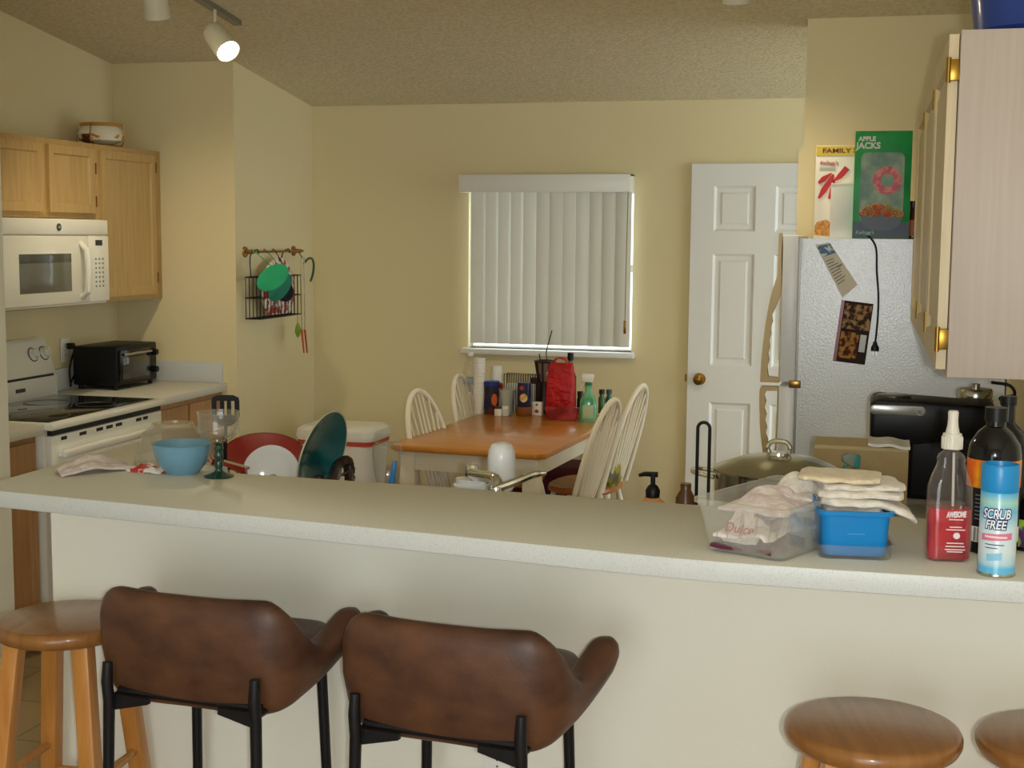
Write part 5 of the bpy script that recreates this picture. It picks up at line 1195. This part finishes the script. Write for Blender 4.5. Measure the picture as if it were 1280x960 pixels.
# red cleaner bottle
c = br(1184, 700); t = thing('cleaner_bottle', 'clear spray bottle half full of red cleaner on the bar', 'bottle', (c.x, c.y+.006, BT), R(8))
def blade(z, w_, d_): return [(x, y, z) for x, y in rrect(-w_, w_, -d_, d_, min(w_, d_)*.75, 5)]
prof = [(0, .034, .020), (.004, .0395, .024), (.03, .0405, .025), (.10, .041, .025), (.135, .0395, .024), (.155, .034, .021), (.172, .027, .018), (.182, .024, .0165), (.190, .0255, .017), (.197, .022, .016), (.204, .013, .013), (.212, .0125, .0125)]
b = BM(); loft(b, [blade(*p) for p in prof]); build('shell', b, clear_plastic('bottle_plastic', '#a09492', .05, .04, .4), t, local=True)
b = BM(); loft(b, [blade(z_, w_-.0015, d_-.0015) for z_, w_, d_ in [(.002, .034, .020), (.006, .0395, .024), (.03, .0405, .025), (.098, .041, .025)]]); build('red_liquid', b, mat('red_liquid', '#c00a2a', .15, mix=('#9c081e', 14, 2, .4, .6), coat=.6), t, local=True)
b = BM(); tube(b, [(.004, 0, .20), (.006, 0, .10)], .0025, 6); build('dip_tube', b, mat('milky_tube', '#cfc6c0', .4), t, local=True)
b = BM(); lathe(b, [(0, .208), (.019, .208), (.019, .213), (.0175, .232), (.0165, .236), (0, .237)], 26); 
for k in range(20): a = k*PI/10; box(b, .0178*math.cos(a)-.0012, .0178*math.cos(a)+.0012, .0178*math.sin(a)-.0012, .0178*math.sin(a)+.0012, .212, .230)
cl = build('collar', b, mat('milky_cap', '#d8d2c4', .35), t, local=True)
b = BM(); lathe(b, [(0, .236), (.013, .236), (.010, .25), (.009, .262), (.0095, .275), (.008, .278), (0, .278)], 20); build('nozzle_cap', b, mat('milky_cap', '#d8d2c4', .35), t, local=True)
WP = mat('white_print', '#f0dede', .5); ff = -.0253
text('AWESOME', .0145, plane_m((.008, ff, .089), (1, 0, .05), (0, 0, 1)), WP, t, local=True, bold=.0008, shear=.2, width=.036)
for k, (w_, z_) in enumerate(((.026, .080), (.022, .066), (.034, .061), (.030, .036), (.034, .030), (.036, .024), (.028, .020))):
    b = BM(); box(b, .008-w_/2, .008+w_/2, ff-.0004, ff+.0008, z_-.0010, z_+.0008); build('print_line', b, WP, t, local=True)
b = BM(); lathe(b, [(0, 0), (.006, 0), (.006, .0006), (0, .0006)], 20, M=plane_m((.010, ff-.0002, .050), (1, 0, 0), (0, 0, 1))); build('print_seal', b, WP, t, local=True)
# black bottle with orange label behind
c = br(1228, 688); R_ = .0375; px0 = at(1195, 600, Y=c.y+.03).x
BC = Vector((at(1240, 640, Y=2.70).x, 2.70, BT))
t = thing('cleaner_bottle', 'large black bottle with an orange and black label behind the blue can', 'bottle', BC)
b = BM(); lathe(b, [(0, 0), (.046, 0), (.049, .005), (.049, .185), (.046, .205), (.032, .228), (.018, .24), (.018, .25), (0, .25)], 36); build('bottle', b, BLACKG, t, local=True)
b = BM(); lathe(b, [(.0488, .125), (.0493, .126), (.0493, .178), (.0488, .179)], 36); build('orange_label', b, mat('orange_black_label', '#f0a018', .4, mix=('#e8641c', (20, 20, 20), 2, .45, .6)), t, local=True)
b = BM(); lathe(b, [(.0488, .02), (.0492, .021), (.0492, .1245), (.0488, .125)], 36); build('black_label', b, mat('label_black', '#15141a', .5), t, local=True)
Mw = T_((0, 0, 0)) @ Matrix.Rotation(R(90), 4, 'X')
def wrap_m(z, a): return T_((0, 0, z)) @ Matrix.Rotation(a, 4, 'Z') @ Matrix.Rotation(R(90), 4, 'X')
def arcline(z0, z1, a0, a1, r__, m_, nm='print_line'):
    b = BM(); n_ = 8
    loft(b, [[Vector((q_*math.sin(a), -q_*math.cos(a), z_)) for q_, z_ in ((r__-.0006, z0), (r__, z0), (r__, z1), (r__-.0006, z1))] for a in [R(a0+(a1-a0)*i/n_) for i in range(n_+1)]], 0, True, True, False, False)
    return build(nm, b, m_, t, local=True)
for z_, a0 in ((.160, -8), (.150, -12)): arcline(z_, z_+.0035, -30, a0+6, .0495, mat('brown_ink', '#6a3a10', .5))
for k in range(7): arcline(.066+.0075*k, .0678+.0075*k, -44, -22+3*(k % 3), .0495, mat('grey_label_ink', '#8a8a90', .5))
b = BM()
for k in range(9):
    a0 = R(-44+4.2*k); a1 = a0+R(1.4+1.4*(k % 3 == 0))
    prism(b, [(r__*math.sin(a), -r__*math.cos(a)) for r__, a in ((.0494, a0), (.0494, a1), (.0488, a1), (.0488, a0))], 'Z', .024, .05)
lb_ = BM(); lathe(lb_, [(.049, .022), (.0493, .0225), (.0493, .0515), (.049, .052)], 36); bk = build('barcode_panel', lb_, PAPER, t, local=True); build('bars', b, INK, bk, local=True)
b = BM(); lathe(b, [(0, .249), (.021, .249), (.021, .275), (0, .276)], 24); build('cap', b, BLACK, t, local=True)
# second dark bottle right
c = Vector((at(1258, 560, Y=2.86).x, 2.86, BT))
t = thing('bottle', 'tall black bottle behind the orange labelled one, at the bar end', 'bottle', c)
b = BM(); lathe(b, [(0, 0), (.04, 0), (.043, .005), (.043, .17), (.035, .205), (.014, .228), (.014, .262), (0, .263)], 30); build('bottle', b, BLACKG, t, local=True)
b = BM(); lathe(b, [(0, .262), (.016, .262), (.016, .28), (0, .281)], 20); build('cap', b, BLACK, t, local=True)
# blue aerosol can
c = br(1245, 718); t = thing('aerosol_can', 'light blue aerosol cleaner can with a blue cap on the bar', 'spray can', (c.x, c.y+.004, BT))
b = BM(); lathe(b, [(0, 0), (.031, 0), (.0325, .004), (.0318, .008), (.0318, .148), (.029, .154), (0, .154)], 36)
AER = mat('aerosol_print', '#4db0dc', .3, coat=.4); build('can', b, AER, t, local=True)
nt = AER.node_tree; N_ = nt.nodes; L_ = nt.links; tc = N_.new('ShaderNodeTexCoord'); sp2 = N_.new('ShaderNodeSeparateXYZ'); L_.new(tc.outputs['Object'], sp2.inputs[0])
mrg = N_.new('ShaderNodeMapRange'); mrg.inputs[1].default_value = 0; mrg.inputs[2].default_value = .155; L_.new(sp2.outputs[2], mrg.inputs[0])
rp = N_.new('ShaderNodeValToRGB'); el = rp.color_ramp.elements
el[0].position = .10; el[0].color = lin('#5fb8e2'); el[1].position = .95; el[1].color = lin('#58b4de')
for p_, c_ in ((.16, '#b8d8e4'), (.3, '#d4e2e6'), (.55, '#cfe4ec'), (.75, '#6cbce4'), (.86, '#a8d4c8')): x_ = el.new(p_); x_.color = lin(c_)
L_.new(mrg.outputs[0], rp.inputs[0]); L_.new(rp.outputs[0], N_['Principled BSDF'].inputs['Base Color'])
b = BM(); lathe(b, [(0, .150), (.0318, .150), (.0326, .153), (.0326, .195), (.031, .1985), (.0285, .1985), (.027, .188), (0, .187)], 36); build('cap', b, mat('blue_cap', '#1d8ccc', .35), t, local=True)
b = BM(); lathe(b, [(.0322, -.0005), (.0330, .001), (.0330, .004), (.0322, .006)], 36); build('steel_rim', b, STEEL, t, local=True)
def band(z0, z1, a0, a1, m, nm, r_=.0321):
    b = BM(); n_ = 14
    loft(b, [[Vector((r__*math.sin(a), -r__*math.cos(a), z_)) for r__, z_ in ((r_-.0006, z0+sl_), (r_, z0+sl_), (r_, z1+sl_), (r_-.0006, z1+sl_))] for a, sl_ in [(R(a0+(a1-a0)*i/n_), .004*(i/n_-.5)) for i in range(n_+1)]], 0, True, True, False, False)
    return build(nm, b, m, t, local=True)
band(.066, .078, -60, 42, mat('pink_band', '#e07a9c', .4), 'pink_band')
NAVY = mat('navy_print', '#1c3a6c', .4)
for bo, m_, dr in ((.0022, NAVY, 0), (.0003, mat('white_print2', '#f4f6f8', .4), .0006)):
    text('SCRUB', .0235, wrap_m(.1125, R(-12)), m_, t, local=True, wrap=.0321+dr, shear=.2, bold=bo, width=.048+bo*2)
    text('FREE', .0215, wrap_m(.0935, R(-14)), m_, t, local=True, wrap=.0321+dr, shear=.2, bold=bo, width=.036+bo*2)
arcline(.0705, .0738, -46, 24, .0326, WP)
arcline(.0575, .0592, -44, 16, .0322, NAVY); arcline(.0515, .053, -44, -4, .0322, NAVY)
band(.030, .043, -38, 10, mat('pale_blue_panel', '#8ec8e8', .4), 'blue_panel')
# small bottle at the right edge
c = at(1282, 690, Z=1.07); t = thing('bottle', 'dark bottle with a purple and green label cut off by the right edge', 'bottle', (c.x+.008, c.y+.03, BT))
b = BM(); lathe(b, [(0, 0), (.030, 0), (.033, .004), (.033, .07), (.022, .095), (.013, .105), (.013, .118), (0, .118)], 28); build('body', b, BLACKG, t, local=True)
b = BM(); lathe(b, [(.0331, .008), (.0335, .009), (.0335, .06), (.0331, .061)], 28); build('label_wrap', b, mat('purple_green_label', '#4a2a58', .4, mix=('#8fb43c', 34, 2, .5, .58)), t, local=True)
b = BM(); lathe(b, [(0, .117), (.015, .117), (.015, .135), (0, .136)], 20); build('cap', b, BLACK, t, local=True)

# ================================================================== STOOLS IN FRONT OF THE BAR
def leather(name, label):
    t = thing(name, label, 'bar stool', (0, 0, 0), 0, 'brown leather bar stools')
    half = [(0, .040, .646, .895), (.09, .044, .643, .895), (.150, .050, .643, .897), (.186, .060, .648, .893), (.208, .082, .656, .862), (.221, .115, .672, .815), (.232, .155, .692, .783), (.244, .21, .720, .795), (.256, .26, .750, .824), (.264, .295, .778, .842)]
    st = [(-x, y, a, b_) for x, y, a, b_ in half[:0:-1]]+half
    P = smoothpath([(x, y, 0) for x, y, *_ in st], 3); ZB = smoothpath([(a, 0, 0) for *_, a, b_ in st], 3); ZT = smoothpath([(b_, 0, 0) for *_, b_ in st], 3)
    rings = []; n_ = len(P)
    for i, p in enumerate(P):
        tg = (P[min(i+1, n_-1)]-P[max(i-1, 0)]).normalized(); nrm = Vector((tg.y, -tg.x, 0))     # outwards
        zb, zt = ZB[i].x, ZT[i].x; end = min(i, n_-1-i); th = .030*(1 if end > 2 else (.35, .75, .93)[end])
        hh = zt-zb; k_ = 1 if end > 2 else (.55, .8, .95)[end]; zm = (zb+zt)/2; zb, zt = zm-hh*.5*k_, zm+hh*.5*k_
        lean = .10
        ring = []
        for k in range(24):
            a = 2*PI*k/24; c_, s_ = math.cos(a), math.sin(a)
            off = th*math.copysign(abs(c_)**.75, c_); v = .5+.5*math.copysign(abs(s_)**.42, s_)
            z = zb+(zt-zb)*v; q = p+nrm*(off+lean*(z-.80)*(1 if True else 0)); bulge = .010*math.sin(PI*v)
            q = q+nrm*bulge*(1 if c_ > 0 else -.3); ring.append(Vector((q.x, q.y, z)))
        rings.append(ring)
    b = BM(); loft(b, rings); build('shell', b, LEATHER, t, local=True, ang=60)
    b = BM(); ring = lambda k, z: [(x, y, z) for x, y in rrect(-.205*k, .205*k, .22-.155*k, .22+.155*k, .07*k, 6)]
    loft(b, [ring(.86, .672), ring(.97, .684), ring(1.0, .72), ring(.985, .75), ring(.93, .766), ring(.8, .772), ring(.4, .768)]); build('seat', b, LEATHER, t, local=True, ang=60)
    for sx in (-1, 1):
        b = BM(); tube(b, [(sx*.178, -.002, .742), (sx*.178, -.006, .70), (sx*.178, .0, .655), (sx*.184, -.01, .3), (sx*.19, -.02, 0)], [.0105, .0125, .0125, .0115, .010], 12); build('leg', b, BLACKM, t, local=True)
        b = BM(); tube(b, [(sx*.165, .33, .672), (sx*.175, .345, .3), (sx*.185, .36, 0)], [.0125, .0115, .010], 12); build('leg', b, BLACKM, t, local=True)
        b = BM(); prism(b, [(sx*.178, .632), (sx*.178, .668), (sx*.085, .668), (sx*.085, .655)] if sx > 0 else [(sx*.085, .655), (sx*.085, .668), (sx*.178, .668), (sx*.178, .632)], 'Y', .004, .016); build('bracket', b, BLACKM, t, local=True)
    b = BM()
    for y in (.035, .325): tube(b, [(-.175, y, .668), (.175, y, .668)], .010, 8)
    for x in (-.172, .172): tube(b, [(x, .0, .660), (x, .33, .660)], .010, 8)
    build('seat_frame', b, BLACKM, t, local=True)
    b = BM(); tube(b, [(-.182, -.006, .26), (.182, -.006, .26), (.174, .345, .26), (-.174, .345, .26)], .009, 8, True); build('footrest', b, BLACKM, t, local=True)
    return t
ls = leather('leather_bar_stool', 'brown leather bar stool beside the round wooden stool on the left')
def place(o, loc, rz): o.location = loc; o.rotation_euler.z = rz
place(ls, (-1.376, 2.52, 0), R(-3.7))
dup(ls, (-.792, 2.47, 0), R(-5.6), 'brown leather bar stool in front of the low wall outlet')
def wood_stool(label):
    t = thing('wooden_stool', label, 'stool', (0, 0, 0), 0, 'round wooden stools at the bar')
    r_ = .163
    b = BM(); lathe(b, [(0, .719), (r_-.02, .719), (r_-.006, .724), (r_, .736), (r_, .747), (r_-.005, .756), (r_-.014, .7595), (0, .7595)], 56); build('seat', b, STOOLTOP, t, local=True, ang=50)
    for sx in (-1, 1):
        for sy in (-1, 1):
            b = BM(); rings = []
            for v in (0, 1):
                c_ = Vector((sx*(.085+.065*v), sy*(.085+.065*v), .722*(1-v))); s_ = .021
                rings.append([c_+Vector((x, y, 0)) for x, y in rrect(-s_, s_, -s_, s_, .006, 2)])
            loft(b, rings, smooth=False); build('leg', b, STOOLLEG, t, local=True)
    def lp(sx, sy, z): v = 1-z/.722; return Vector((sx*(.085+.065*v), sy*(.085+.065*v), z))
    for z, prs in ((.40, (((-1, -1), (-1, 1)), ((1, -1), (1, 1)))), (.33, (((-1, -1), (1, -1)), ((-1, 1), (1, 1)))), (.17, (((-1, -1), (-1, 1)), ((1, -1), (1, 1)))), (.12, (((-1, -1), (1, -1)), ((-1, 1), (1, 1))))):
        for A, B_ in prs:
            b = BM(); tube(b, [lp(*A, z), lp(*A, z).lerp(lp(*B_, z), .5), lp(*B_, z)], [.009, .0115, .009], 10); build('rung', b, STOOLLEG, t, local=True)
    return t
ws = wood_stool('round wooden stool at the left end of the bar')
place(ws, (-1.80, 2.76, 0), R(4))
dup(ws, (.037, 2.548, 0), R(12), 'round wooden stool below the cloudy bin, whole seat showing')
dup(ws, (.385, 2.575, 0), R(-3), 'round wooden stool cut off at the right corner under the blue can')
